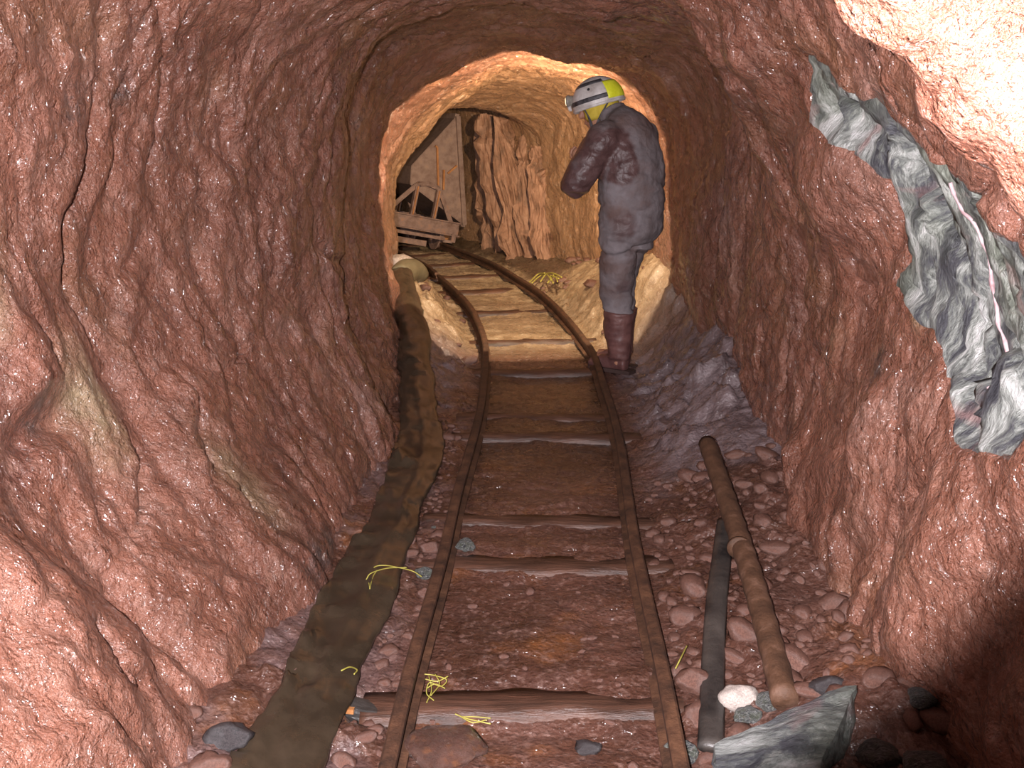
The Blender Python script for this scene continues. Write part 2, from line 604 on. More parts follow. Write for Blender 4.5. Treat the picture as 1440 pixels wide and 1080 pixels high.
# the big folds one can point at: (point, radius along, radius up, height)
def bulge(c, r, amp, sharp=2.0):
    q = (p - c) / np.asarray(r)
    return amp * np.exp(-np.maximum((q * q).sum(1), 0) ** (sharp / 2))


LW = -1.06
for (px, py, x, rr, a) in [
        (110, 470, -1.0, (.3, .16, .24), .12), (95, 990, -.86, (.3, .22, .22), .07), (60, 800, -.92, (.3, .12, .2), .07),
        (255, 660, -.93, (.3, .10, .24), .05), (225, 560, -.95, (.3, .09, .18), -.05), (330, 780, -.85, (.3, .16, .2), .05),
        (120, 590, -1.0, (.3, .12, .045), -.08), (480, 600, -.75, (.3, .2, .3), .05), (430, 100, -.95, (.3, .3, .2), .07),
        (205, 870, -.86, (.3, .05, .22), -.06)]:
    disp += bulge(on_side(px, py, x), rr, a)
for (px, py, x, rr, a) in [
        (1130, 60, .93, (.3, .28, .16), .10), (1080, 130, 1.0, (.3, .22, .16), .05), (1185, 280, 1.0, (.3, .20, .16), .08),
        (1120, 420, 1.05, (.3, .10, .3), -.05), (1230, 600, 1.0, (.3, .14, .3), .05), (1330, 800, .98, (.3, .18, .24), .06),
        (1150, 660, 1.05, (.3, .16, .2), .05), (1030, 300, 1.08, (.3, .14, .5), .05)]:
    disp += bulge(on_side(px, py, x), rr, a)
# long thin cracks
for line_, dep in (([(452, 345), (485, 400), (520, 470), (548, 512)], .035), ([(478, 365), (510, 420), (535, 468)], .03), ([(120, 888), (142, 930), (156, 972)], .05),
                   ([(500, 165), (508, 210), (506, 235)], .02), ([(560, 560), (575, 600)], .03), ([(285, 640), (325, 680), (345, 722)], .03), ([(205, 620), (215, 700), (205, 750)], .03),
                   ([(1235, 262), (1252, 300), (1248, 360)], .02), ([(1205, 395), (1225, 415)], .03), ([(1290, 700), (1310, 690), (1330, 672)], .02)):
    q_ = np.array(line_, float)
    PXa, PYa = project(p)
    near_ = (p[:, 1] < 6.2) & ((p[:, 0] < 0) == (q_[0, 0] < 720)) & (p[:, 1] > 1.5)
    k_ = np.where(near_)[0]
    dm_ = np.full(len(k_), 1e9)
    for a_, b_ in zip(q_[:-1], q_[1:]):
        ab = b_ - a_
        t_ = np.clip(((PXa[k_] - a_[0]) * ab[0] + (PYa[k_] - a_[1]) * ab[1]) / (ab @ ab), 0, 1)
        dm_ = np.minimum(dm_, np.hypot(PXa[k_] - a_[0] - t_ * ab[0] + 5 * fbm(p[k_] * 12, 2), PYa[k_] - a_[1] - t_ * ab[1]))
    disp[k_] -= dep * np.exp(-(dm_ / 5.0) ** 2)
# keep the throat of the passage as wide as it is
disp *= np.where(p[:, 1] > 8.4, .75, 1.0)

# exposed grey rock on the right wall, where the red clay has come away
GREY_POLY = np.array([(1128, 84), (1165, 108), (1235, 152), (1300, 205), (1372, 243), (1412, 300), (1452, 345), (1475, 500), (1450, 640),
                      (1362, 628), (1345, 560), (1322, 520), (1300, 452), (1262, 402), (1262, 300), (1240, 258), (1182, 205), (1138, 172)], float)
PX, PY = project(p)


def inside(poly, x, y):
    r = np.zeros(len(x), bool)
    j = len(poly) - 1
    for i in range(len(poly)):
        xi, yi = poly[i]
        xj, yj = poly[j]
        c = ((yi > y) != (yj > y)) & (x < (xj - xi) * (y - yi) / (yj - yi + 1e-9) + xi)
        r ^= c
        j = i
    return r


def edge_dist(poly, x, y):
    dm = np.full(len(x), 1e9)
    for i in range(len(poly)):
        a, b = poly[i], poly[(i + 1) % len(poly)]
        ab = b - a
        t = np.clip(((x - a[0]) * ab[0] + (y - a[1]) * ab[1]) / (ab @ ab), 0, 1)
        dm = np.minimum(dm, np.hypot(x - a[0] - t * ab[0], y - a[1] - t * ab[1]))
    return dm


cand = (p[:, 0] > .4) & (p[:, 1] > 1.40) & (p[:, 1] < 4.2) & (PX > 1080)
gin = np.zeros(len(p))
ci = np.where(cand)[0]
jx = PX[ci] + 14 * fbm(p[ci] * 6, 2)
jy = PY[ci] + 14 * fbm(p[ci] * 6 + 50, 2)
ins = inside(GREY_POLY, jx, jy)
gin[ci] = np.where(ins, edge_dist(GREY_POLY, jx, jy), 0)
sd = np.full(len(p), -99.0)
sd[ci] = np.where(ins, 1, -1) * edge_dist(GREY_POLY, jx, jy)
gmask = sd > -14
gi = np.where(gmask)[0]
rot = Matrix.Rotation(math.radians(24), 3, 'X')
gp = p[gi] @ np.array(rot).T
fv, fe = facets(gp * [4, 6.0, 2.4] + .35 * np.stack([fbm(gp * 6 + k, 2) for k in range(3)], 1))
fv2, fe2 = facets(gp * [18, 22, 8] + 11, seed=9)
e_ = sstep(0, 30, sd[gi])
rockd = disp[gi] * .2 + lumps[gi] * .5 - .03 + .026 * fv + .011 * fv2 - .014 * (1 - sstep(0, .12, fe)) + .003 * fine2[gi]
patch_disp = disp[gi] * (1 - e_) + rockd * e_ - .014 * (1 - sstep(-7, 7, sd[gi]))
disp -= .13 * sstep(-4, 34, sd)

P3 = (p + Nf * disp[:, None]).reshape(W.shape)
P3[:, 0, 2] = -.25
P3[:, -1, 2] = -.25

# colour of the rock itself: pale growth, black spots; the lamp's warm light is painted in deeper along
pale = np.zeros(len(p))
for (px, py, x, r, a) in [(8, 325, -1.08, (.3, .10, .16), 1.0), (180, 560, -.97, (.3, .10, .16), .95), (285, 690, -.92, (.3, .11, .17), .6), (25, 420, -1.08, (.3, .04, .1), .7),
                          (1275, 430, 1.0, (.3, .03, .06), .8)]:
    pale += bulge(on_side(px, py, x), r, a, 3)
dark = np.zeros(len(p))
for (px, py, x, r, a) in [(155, 150, -1.0, (.3, .05, .06), 1), (205, 125, -1.0, (.3, .05, .05), .8), (425, 210, -.95, (.3, .08, .06), .9), (345, 800, -.82, (.3, .12, .06), 1), (460, 770, -.7, (.3, .16, .08), .9),
                          (395, 770, -.75, (.3, .12, .06), 1), (115, 575, -1.0, (.3, .04, .05), 1), (1230, 510, 1.0, (.3, .05, .06), 1), (500, 560, -.75, (.3, .1, .1), .5)]:
    dark += bulge(on_side(px, py, x), r, a, 3)
lamp_buff = sstep(6.0, 8.2, p[:, 1]) * .62
attrs_all = dict(pale=np.clip(pale, 0, 1), dark=np.clip(dark, 0, 1), lamp_buff=lamp_buff)
P3f = P3.reshape(-1, 3)

F = grid_faces(len(S), NT_)
fcol = (np.arange(len(F)) % (NT_ - 1)) / (NT_ - 1)
fg = gmask[F].all(1)


def shell_piece(name, sel, mat, **kw):
    f = F[sel]
    idx, inv = np.unique(f, return_inverse=True)
    f2 = inv.reshape(f.shape)
    q = P3f[idx]
    a = q[f2[:, 0]]
    nn = np.cross(q[f2[:, 1]] - a, q[f2[:, 3]] - a)
    if (nn * Nf[idx][f2[:, 0]]).sum() < 0:
        f2 = f2[:, ::-1]
    return mesh_obj(name, q, f2, mat, True, {k: v[idx] for k, v in attrs_all.items()}, **kw)


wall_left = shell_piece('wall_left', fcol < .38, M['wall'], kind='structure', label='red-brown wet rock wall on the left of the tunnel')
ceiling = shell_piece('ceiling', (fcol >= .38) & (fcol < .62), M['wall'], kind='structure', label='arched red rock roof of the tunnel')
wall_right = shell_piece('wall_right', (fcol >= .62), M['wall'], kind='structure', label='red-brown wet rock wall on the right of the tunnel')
P3f = P3f.copy()
P3f[gi] = p[gi] + Nf[gi] * patch_disp[:, None]
shell_piece('exposed_rock_face', fg, M['grey'], parent=wall_right, label='bare grey-green rock face showing through the red clay')

# ------------------------------------------------------------------ track line and floor
TRACK = np.array([(0.0, -.5), (.02, 1.0), (.053, 2.0), (.109, 3.37), (.16, 4.5), (.165, 5.6), (.10, 6.6), (-.07, 7.7), (-.30, 8.7), (-.62, 9.8), (-1.18, 11.1), (-1.95, 12.3), (-3.2, 14.0)])
track_line = even(catmull(TRACK, 600), .05)


def track_x(y):
    return np.interp(y, track_line[:, 1], track_line[:, 0])


SLEEPERS = [1.62, 2.22, 3.04, 3.40, 4.40, 4.72, 5.62, 6.42, 7.45, 8.40, 9.15, 9.9, 10.6, 11.3]


def floor_height(x, y, detail=True):
    q = np.stack([x, y, np.zeros_like(x)], 1)
    u = (x - track_x(y)) * (1 - .1 * sstep(7, 10, y))
    z = .018 * fbm(q * 2.3, 3)
    hr = np.interp(y, [1.5, 2.2, 3.0, 3.8, 4.4, 5.0, 5.5, 6.5, 7.6, 8.6, 9.6], [.05, .06, .12, .2, .27, .42, .54, .58, .42, .22, .12])
    u0 = np.interp(y, [2, 4.0, 4.8, 5.3, 6.0, 6.6, 8], [.36, .38, .44, .60, .60, .42, .38])
    z = z + hr * sstep(0, 1, (u - u0) / .58) ** .8
    hl = np.interp(y, [1.0, 2.2, 3.6, 4.7, 5.4, 6.5, 7.6, 8.4, 9.4], [.12, .10, .06, .05, .16, .30, .36, .30, .1])
    z = z + hl * sstep(.38, .85, -u)
    z = z + .10 * np.exp(-((x - on_height(1200, 1010)[0]) / .2) ** 2 - ((y - 2.1) / .25) ** 2)
    if detail:
        side = sstep(.30, .44, np.abs(u))
        w = q + .05 * np.stack([fbm(q * 7, 2), fbm(q * 7 + 9, 2), 0 * x], 1)
        peb, pe = facets(w * [15, 15, 1], seed=4)
        rub = .030 * sstep(0, .4, pe) * (.6 + .4 * peb)
        rub2 = .017 * np.abs(perlin(w * [28, 28, 1]))
        steep = np.clip(.35 + fbm(q * 3 + 8, 2), 0, 1)
        bank = sstep(.42, .55, u) * sstep(3.8, 4.3, y) * (1 - sstep(6.8, 7.4, y)) + sstep(.42, .55, -u) * sstep(5.0, 5.5, y) * (1 - sstep(8, 9, y))
        cl, ce = facets(w * [6, 6, 1] + 5, seed=14)
        z = z + bank * (.035 * cl * sstep(0, .25, ce) + .02 * sstep(0, .3, ce))
        z = z + side * (steep * rub + rub2 + .035 * np.abs(perlin(w * [6, 6, 1] + 3)))
        mid = 1 - side
        ty = y - .05 * u
        for sy_ in SLEEPERS:      # mud banked up behind each sleeper, washed out before it
            z = z + mid * (.020 * np.exp(-((ty - sy_ - .16) / .14) ** 2) - .012 * np.exp(-((ty - sy_ + .12) / .07) ** 2))
        z = z + mid * (.007 * fbm(w * [6, 16, 1], 3) + .004 * fbm(w * [40, 40, 1], 2))
        z = z - .055 * np.exp(-((x + .36) / .07) ** 2 - ((y - 2.21) / .05) ** 2)
    return z


LAT = np.concatenate([np.arange(-1.45, -.75, .022), np.arange(-.75, 1.12, .0105), np.arange(1.12, 1.5, .03)])
FS = S[S > -1.0]
fx = np.interp(FS, S, sx)[:, None] + LAT[None, :] * np.cos(np.interp(FS, S, sh))[:, None]
fy = np.interp(FS, S, sy)[:, None] - LAT[None, :] * np.sin(np.interp(FS, S, sh))[:, None]
fz = floor_height(fx.ravel(), fy.ravel())
u_ = fx.ravel() - track_x(fy.ravel())
yv = fy.ravel()
nz = fbm(np.stack([fx.ravel(), yv, fz], 1) * 4, 3)
grey = sstep(.36, .52, u_ + .06 * nz) * sstep(3.55, 3.75, yv + .12 * nz) + sstep(.36, .5, -u_ + .06 * nz) * sstep(5.0, 5.5, yv + .1 * nz) * .8
grey = np.clip(grey + .45 * sstep(.25, .5, -u_) * sstep(-.1, .3, nz), 0, 1) * (1 - sstep(6.6, 7.6, yv))
lamp_buff_f = sstep(5.75, 6.6, yv) * .95  # lamplit stretch of floor painted lighter and warmer
dark_floor = (1 - sstep(.27, .36, np.abs(u_))) * sstep(3.6, 4.4, yv) * (1 - sstep(5.5, 5.8, yv)) * .75  # darkens the floor between the rails midway along
dark_floor = np.maximum(dark_floor, np.exp(-((fx.ravel() + .36) / .08) ** 2 - ((yv - 2.21) / .06) ** 2))  # shade of the hollow beside the duct painted dark
dark_floor = np.maximum(dark_floor, .8 * sstep(.42, .6, u_) * sstep(8.2, 8.8, yv))  # darkens the far floor right of the rails
ff = grid_faces(len(FS), len(LAT))
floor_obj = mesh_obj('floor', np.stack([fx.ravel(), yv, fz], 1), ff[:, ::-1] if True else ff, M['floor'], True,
                     dict(grey=grey, lamp_buff=np.clip(lamp_buff_f, 0, 1), dark_floor=np.clip(dark_floor, 0, 1)), kind='structure', label='wet muddy tunnel floor with rubble along the sides')
fm = floor_obj.data
if fm.polygons[0].normal.z < 0:
    fm.flip_normals()


def fh(x, y):
    return float(floor_height(np.array([x], float), np.array([y], float))[0])


# ------------------------------------------------------------------ the railway
track = empty('rail_track', (0, 0, 0), label='narrow rusty rail track on timber sleepers curving into the dark', cat='rail track')


def rail(off, name, y_from, y_to, lift=0.0):
    line = track_line[(track_line[:, 1] >= y_from - .001) & (track_line[:, 1] <= y_to)]
    tan = np.gradient(line, axis=0)
    tan /= np.linalg.norm(tan, axis=1)[:, None]
    side = np.stack([tan[:, 1], -tan[:, 0]], 1)
    # flat-bottomed section: foot, web, head
    sec = [(-.030, 0), (.030, 0), (.030, .007), (.007, .014), (.007, .046), (.018, .052), (.018, .068), (.012, .073), (-.012, .073), (-.018, .068), (-.018, .052), (-.007, .046), (-.007, .014), (-.030, .007)]
    vs = []
    k = len(sec)
    wob = np.stack([line[:, 1], line[:, 1] * 0, line[:, 1] * 0 + off * 9], 1)
    wx = .012 * perlin(wob * 1.1)
    wz = .012 * perlin(wob * .9 + 7)
    for i in range(len(line)):
        for a, b in sec:
            q = line[i] + side[i] * (off + a + wx[i])
            vs.append((q[0], q[1], .018 + lift + b + wz[i]))
    fs = []
    for i in range(len(line) - 1):
        for j in range(k):
            j2 = (j + 1) % k
            fs.append((i * k + j, (i + 1) * k + j, (i + 1) * k + j2, i * k + j2))
    fs += [tuple(range(k)), tuple((len(line) - 1) * k + j for j in range(k))[::-1]]
    return mesh_obj(name, vs, fs, M['rust'], False, parent=track)


G2 = .318
rail(-G2, 'rail', .9, 8.85)
rail(-G2, 'rail', 8.9, 13.6)
rail(G2, 'rail', .9, 13.6)

rs = np.random.RandomState(5)
for i, y in enumerate(SLEEPERS):
    a = 1.0
    x = float(track_x(np.array([y]))[0])
    x2 = float(track_x(np.array([y + .1]))[0])
    ang = math.atan2(-(x2 - x), .1) + rs.uniform(-.03, .05)
    L, w, h = .44, .058 + rs.uniform(-.006, .014), .035
    n, m = 40, 9
    vs = []
    for ii in range(n):
        for jj in range(m):
            th = 2 * math.pi * jj / m
            cx_, cz_ = math.cos(th), math.sin(th)
            k = (abs(cx_) ** 5 + abs(cz_) ** 5) ** (-1 / 5)
            lx = -L + 2 * L * ii / (n - 1)
            wob = .010 * math.sin(lx * 9 + i * 2) + .006 * math.sin(lx * 31 + jj + i)
            vs.append((lx, cx_ * k * w + wob * .7, cz_ * k * h + .5 * wob * math.sin(jj * 2 + lx * 14 + i)))
    fs = [(ii * m + jj, ii * m + (jj + 1) % m, (ii + 1) * m + (jj + 1) % m, (ii + 1) * m + jj) for ii in range(n - 1) for jj in range(m)]
    fs += [tuple(range(m))[::-1], tuple((n - 1) * m + jj for jj in range(m))]
    o = mesh_obj('sleeper', vs, fs, M['timber'], True, parent=track)
    o.location = (x, y, -.016 + rs.uniform(-.004, .004))
    o.rotation_euler = (0, 0, ang)
# ------------------------------------------------------------------ slabs of slate standing out of the wall at the bend
import bmesh


def chunk(name, points, mat, cuts=3, amp=.012, freq=9, seed=0, smooth=False, rough=0.0, **kw):
    """angular rock: convex hull of points, cut finer and roughened"""
    bm = bmesh.new()
    for q in points:
        bm.verts.new(tuple(map(float, q)))
    r = bmesh.ops.convex_hull(bm, input=bm.verts)
    bmesh.ops.delete(bm, geom=[v for v in bm.verts if not v.link_faces], context='VERTS')
    bmesh.ops.subdivide_edges(bm, edges=bm.edges[:], cuts=cuts, use_grid_fill=True)
    bmesh.ops.triangulate(bm, faces=bm.faces[:])
    bm.normal_update()
    co = np.array([v.co[:] for v in bm.verts])
    nn = np.array([v.normal[:] for v in bm.verts])
    dv = amp * fbm(co * freq + seed * 13.1, 3) + amp * .8 * facets(co * freq * .6 + seed, seed=seed + 1)[0]
    if rough:
        fa, fb = facets(co * [9, 9, 4.5] + seed * 3.3, seed=seed + 6)
        dv = dv + rough * (fa - (1 - sstep(0, .14, fb)))
    for v, q in zip(bm.verts, co + nn * dv[:, None]):
        v.co = q
    bmesh.ops.recalc_face_normals(bm, faces=bm.faces[:])
    me = bpy.data.meshes.new(name)
    bm.to_mesh(me)
    bm.free()
    me.materials.append(mat)
    if smooth:
        me.polygons.foreach_set('use_smooth', [True] * len(me.polygons))
    return put(bpy.data.objects.new(name, me), **kw)


rs = np.random.RandomState(21)
# (pixel of foot, pixel of head, depth, width)
for k, (x0, y0, x1, y1, D, w) in enumerate([
        (692, 388, 668, 168, 10.62, .17), (712, 392, 684, 162, 10.30, .20), (738, 395, 706, 165, 9.98, .24), (752, 396, 738, 195, 9.85, .20), (776, 398, 754, 205, 9.50, .22)]):
    a, b = on_depth(x0, y0, D), on_depth(x1, y1, D + .12)
    a[2] = -.08
    pts = []
    yaw = rs.uniform(-.5, .1)
    for f in np.linspace(0, 1, 6):
        c = a + (b - a) * f
        ww = w * (1.0 - .35 * f ** 2) * rs.uniform(.7, 1.25)
        sh_ = rs.uniform(-.05, .05)
        for sxx in (-.5, 0, .5):
            bow = .10 * (.25 - sxx * sxx) * rs.uniform(0, 2)
            pts.append(c + np.array([sxx * ww + sh_, yaw * sxx * ww - bow + rs.uniform(-.03, .03), rs.uniform(-.03, .03)]))
            pts.append(c + np.array([sxx * ww + .14, .55 + rs.uniform(-.05, .05), 0]))
    chunk('rock_slab', pts, M['slate'], 10, .040, 4.5, k, rough=.022, parent=wall_right)

# ------------------------------------------------------------------ mine cart
ROLL = math.radians(12)
CART = empty('mine_cart', (-1.27, 11.26, .155), 0, label='rusty tipper mine cart with its tub tipped over beside the frame', cat='mine cart')
CART.rotation_euler = (0, ROLL, math.radians(28))


def unroll(x, z):
    z = z - .155
    return (x * math.cos(ROLL) - z * math.sin(ROLL), x * math.sin(ROLL) + z * math.cos(ROLL))


LEN = .52
for e in (-1, 1):
    MB().bar((-.46, e * LEN, .175), (.46, e * LEN, .175), .05, .13).bar((-.47, e * LEN - e * .0, .245), (.47, e * LEN, .245), .10, .016).bar((-.47, e * LEN, .105), (.47, e * LEN, .105), .10, .016).build('end_beam', M['frame'], CART, bevel=.004)
for s in (-1, 1):
    MB().bar((s * .30, -LEN, .17), (s * .30, LEN, .17), .05, .12).build('side_beam', M['frame'], CART, bevel=.004)
    MB().bar((s * .40, -LEN - .03, .03), (s * .40, -LEN - .03, .12), .06, .05).bar((s * .40, -LEN - .03, .035), (s * .30, -LEN, .03), .05, .03).build('corner_bracket', M['frame'], CART)
MB().bar((-.36, -LEN - .04, .055), (.30, -LEN - .04, .055), .035, .035).build('tie_bar', M['frame'], CART)
MB().bar((-.30, -LEN - .02, -.03), (.10, -LEN - .02, -.03), .03, .06).build('brake_bar', M['frame'], CART)


def wheel(x, y):
    mb = MB()
    seg = 24
    prof_ = [(.03, -.03), (.05, -.03), (.05, -.012), (.105, -.012), (.105, -.03), (.125, -.03), (.125, .012), (.15, .014), (.15, .03), (.10, .03), (.10, .012), (.05, .012), (.05, .03), (.03, .03)]
    n = len(prof_)
    vs = []
    for i in range(seg):
        a = 2 * math.pi * i / seg
        vs += [(x + (b if x < 0 else -b), y + r * math.cos(a), .0 + r * math.sin(a) + .06) for r, b in prof_]
    fs = []
    for i in range(seg):
        for j in range(n):
            j2 = (j + 1) % n
            i2 = (i + 1) % seg
            fs.append((i * n + j, i2 * n + j, i2 * n + j2, i * n + j2))
    return mb.add(vs, fs).build('wheel', M['frame'], CART)


for y in (-.34, .34):
    MB().tube([(-.40, y, .06), (.44, y, .06)], .022, 10).build('axle', M['frame'], CART, True)
    for x in (-.305, .305):
        wheel(x, y)
        MB().bar((x + math.copysign(.09, x), y, .02), (x + math.copysign(.09, x), y, .11), .09, .10).build('axle_box', M['orange'], CART, bevel=.01)

for e in (-1, 1):
    y = e * (LEN - .0)
    hoop = [(-.40, y, .24), (-.13, y, .545), (-.06, y, .585), (.02, y, .60), (.10, y, .585), (.17, y, .545), (.36, y, .24)]
    hp = catmull(np.array(hoop), 40)
    mb = MB()
    for i in range(len(hp) - 1):
        mb.bar(hp[i], hp[i + 1], .05, .018, (0, 1, 0))
    cr = empty('cradle', (0, 0, 0), parent=CART) if False else mb.build('cradle', M['frame'], CART)
    for xx, zz in ((-.10, .555), (.155, .55)):
        MB().bar((xx - .012, y, .24), (xx, y, zz), .05, .045).build('upright', M['frame'], cr)
        MB().bar((xx - .012, y - .027, .24), (xx, y - .027, zz), .018, .012).build('rib', M['orange'], cr)
MB().bar((-.28, .05, .24), (-.27, .05, .52), .03, .03).build('stop_post', M['frame'], CART)
lv = [(-.30, -.1, .42), (-.24, -.1, .52), (-.235, -.1, .62), (-.20, -.1, .78)]
MB().tube(catmull(np.array(lv), 14).tolist(), [(.018, .03)] * 14, 8).build('lever', M['tub'], CART, True)

# the tub lies on its side, mouth to the right
sec = [(.52, 1.44), (-.02, .93), (-.04, .74), (.58, .28)]
sec = [unroll(x, z) for x, z in sec]
tub = empty('tub', (0, 0, 0), parent=CART) if False else None
T = .012
y0, y1 = -.47, .50
mb = MB()
for (a, b) in ((0, 1), (1, 2), (2, 3)):
    (xa, za), (xb, zb) = sec[a], sec[b]
    d_ = Vector((xb - xa, zb - za)).normalized()
    mb.bar((xa, (y0 + y1) / 2, za), (xb, (y0 + y1) / 2, zb), y1 - y0, T, (d_.y * -1, 0, d_.x))
tub = mb.build('tub', M['tub'], CART, label='grey-brown V-shaped steel tub')
for yy in (y0, y1):
    MB().prism(sec, yy - T / 2, yy + T / 2).build('end_plate', M['tub'], tub)
(xa, za), (xb, zb) = sec[0], sec[3]
mb = MB()
for yy in (y0, y1):
    mb.bar((xa, yy - .008, za), (xb, yy - .008, zb), .05, .05, (0, 1, 0))
for (x_, z_) in (sec[0], sec[3]):
    mb.bar((x_, y0, z_), (x_, y1, z_), .05, .05)
mb.build('rim', M['tub'], tub)
f = lambda x, z: (unroll(x, z)[0], y0 - .02, unroll(x, z)[1])
MB().bar(f(.27, 1.12), f(.275, .70), .018, .02).bar(f(.27, 1.12), f(.25, 1.13), .02, .02).build('hinge_rod', M['orange'], tub)
MB().bar(f(.345, .88), f(.335, .67), .022, .02).build('rust_strip', M['orange'], tub)
MB().bar(f(.39, .84), f(.50, .92), .018, .02).build('latch', M['orange'], tub)

# ------------------------------------------------------------------ the flattened duct along the left side
dpts = [on_height(372, 1160, .05)] + [on_height(a, b, .045) for a, b in ((400, 1080), (447, 985), (478, 900), (524, 800), (563, 705), (589, 625))] + \
    [on_depth(586, 565, 4.95), on_depth(581, 500, 5.6), on_depth(572, 445, 6.2), on_depth(564, 410, 6.75)]
for q in dpts[7:]:
    q[2] = max(q[2], fh(q[0], q[1]) + .06)
line = even(catmull(np.array(dpts), 400), .025)
n, m = len(line), 36
vs = []
for i, q in enumerate(line):
    d_ = line[min(i + 1, n - 1)] - line[max(i - 1, 0)]
    d_ /= np.linalg.norm(d_)
    sd = np.cross(d_, [0, 0, 1])
    sd /= np.linalg.norm(sd)
    up = np.cross(sd, d_)
    f_ = float(sstep(4.5, 5.3, q[1]))
    ra = .098 * (1 - f_) + .088 * f_ + .010 * math.sin(q[1] * 5.1) * (1 - f_)
    rb = .022 * (1 - f_) + .075 * f_
    for j in range(m):
        th = 2 * math.pi * j / m
        c, s = math.cos(th), math.sin(th)
        ridge = .016 * math.exp(-((c - .18 - .15 * math.sin(q[1] * 2.2)) / .10) ** 2) * (1 - f_) if s > 0 else 0
        pos = q + sd * c * ra + up * (s * rb + ridge)
        vs.append(pos)
vs = np.array(vs)
wr = .012 * np.abs(perlin(vs * [9, 5, 9])) + .005 * perlin(vs * [14, 9, 14] + 3) + .006 * perlin(vs * [30, 22, 30])
vs[:, 2] += wr * 1.2
vs[:, 0] += .02 * perlin(vs * [1, 4, 1] + 8) + .006 * perlin(vs * [1, 17, 1])
flo = floor_height(vs[:, 0], vs[:, 1])
vs[:, 2] = np.where(vs[:, 1] < 4.7, np.maximum(vs[:, 2], flo + .004 + (vs[:, 2] - .03) * .5), vs[:, 2])
fs = [(i * m + j, i * m + (j + 1) % m, (i + 1) * m + (j + 1) % m, (i + 1) * m + j) for i in range(n - 1) for j in range(m)]
duct = mesh_obj('ventilation_duct', vs, fs + [tuple(range(m)), tuple((n - 1) * m + j for j in range(m))[::-1]], M['duct'], True,
                label='flattened brown plastic ventilation duct lying along the left wall', cat='duct')
e0 = line[-1]
ep = [e0 + np.array([0, -.04, 0]), e0 + np.array([.02, .10, .02]), e0 + np.array([.06, .22, .01]), e0 + np.array([.12, .34, -.04])]
MB().tube(catmull(np.array(ep), 12).tolist(), [.082, .085, .086, .084, .086, .085, .082, .085, .08, .075, .065, .05], 24).build('duct_end', M['ductend'], duct, True, label='end of the duct coloured pale as if caught by lamp light')

# ------------------------------------------------------------------ pipe, batten, loose rocks on the right
pa, pb = on_height(1103, 982, .05), on_height(995, 625, .24)
for _ in range(4):
    pa = on_height(1104, 985, fh(pa[0], pa[1]) + .03)
pd = (pb - pa) / np.linalg.norm(pb - pa)
Lp = np.linalg.norm(pb - pa)
R_ = .033
path = [pa + pd * t for t in np.linspace(0, Lp, 60)]
pv = MB()
bend = lambda t: np.array([.012 * math.sin(t * 2.2), 0, .004 * math.sin(t * 5)])
pv.tube([q + bend(i / 59 * Lp) for i, q in enumerate(path)], [R_ + .0015 * math.sin(i * 1.7) for i in range(60)], 20)
q0, q1 = Vector(path[-1]), Vector(path[-1]) + Vector(pd) * .03
pv.tube([q0, q0 + Vector(pd) * .018, q1], [R_, R_ * .9, R_ * .55], 20)
pipe = pv.build('rusty_pipe', M['pipe'], None, True, label='rusty brown steel pipe leaning up the right bank', cat='pipe')
MB().tube([pa + pd * (Lp * .48), pa + pd * (Lp * .48 + .012)], R_ + .003, 20).build('joint_ring', M['pipe'], pipe, True)

ba, bb = on_height(1000, 1040, .06), on_height(1021, 735, .10)
mid = (ba + bb) / 2 + np.array([-.012, 0, 0])
ln = even(catmull(np.array([ba, mid, bb]), 40), .03)
for q in ln:
    q[2] = max(fh(q[0], q[1]), fh(q[0] + .03, q[1])) + .012
ln[:, 2] = np.convolve(np.pad(ln[:, 2], 5, mode='edge'), np.ones(11) / 11, 'valid') + .01
MB().tube(ln.tolist(), [(.031, .014)] * len(ln), 10).build('timber_batten', M['batten'], None, True, label='dark wet batten lying on the rubble left of the rusty pipe', cat='batten')

# big grey rock at the near right
bp = [on_height(1008, 1050, .12), on_height(1108, 1003, .17), on_height(1203, 966, .22), on_height(1190, 1000, .20), on_height(1150, 1085, .10), on_height(1010, 1120, .06)]
low = [q - np.array([0, -.0, q[2] + .03]) for q in bp] + [on_height(1140, 1130, -.03), on_height(1000, 1100, -.03)]
back = [bp[0] + [0, .03, -.08], bp[1] + [0, .05, -.1], bp[2] + [.02, .03, -.14]]
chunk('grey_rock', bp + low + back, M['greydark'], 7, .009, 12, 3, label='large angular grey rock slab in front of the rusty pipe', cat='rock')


def stone_mesh(seed, mat, flat=.75, sub=3):
    bm = bmesh.new()
    bmesh.ops.create_icosphere(bm, subdivisions=sub, radius=1.0)
    co = np.array([v.co[:] for v in bm.verts])
    k = 1 + .28 * fbm(co * .9 + seed * 7.7, 2) + .10 * facets(co * 1.6 + seed * 3, seed=seed + 2)[0]
    co = co * k[:, None] * [1.15, .9, flat]
    for v, q in zip(bm.verts, co):
        v.co = q
    me = bpy.data.meshes.new('stone')
    bm.to_mesh(me)
    bm.free()
    me.materials.append(mat)
    me.polygons.foreach_set('use_smooth', [True] * len(me.polygons))
    return me


def stone(px, py, r, mat, label, flat=.75, seed=1, sink=.35, cat='stone', name='stone', stretch=(1, 1, 1), rz=0.0):
    q = on_height(px, py, .02)
    z = fh(q[0], q[1])
    q = on_height(px, py, z + r * .2)
    o = bpy.data.objects.new(name, stone_mesh(seed, mat, flat))
    o.location = (q[0], q[1], fh(q[0], q[1]) + r * (flat - sink))
    o.scale = (r * stretch[0], r * stretch[1], r * stretch[2])
    o.rotation_euler = (0, 0, rz)
    return put(o, label=label, cat=cat)


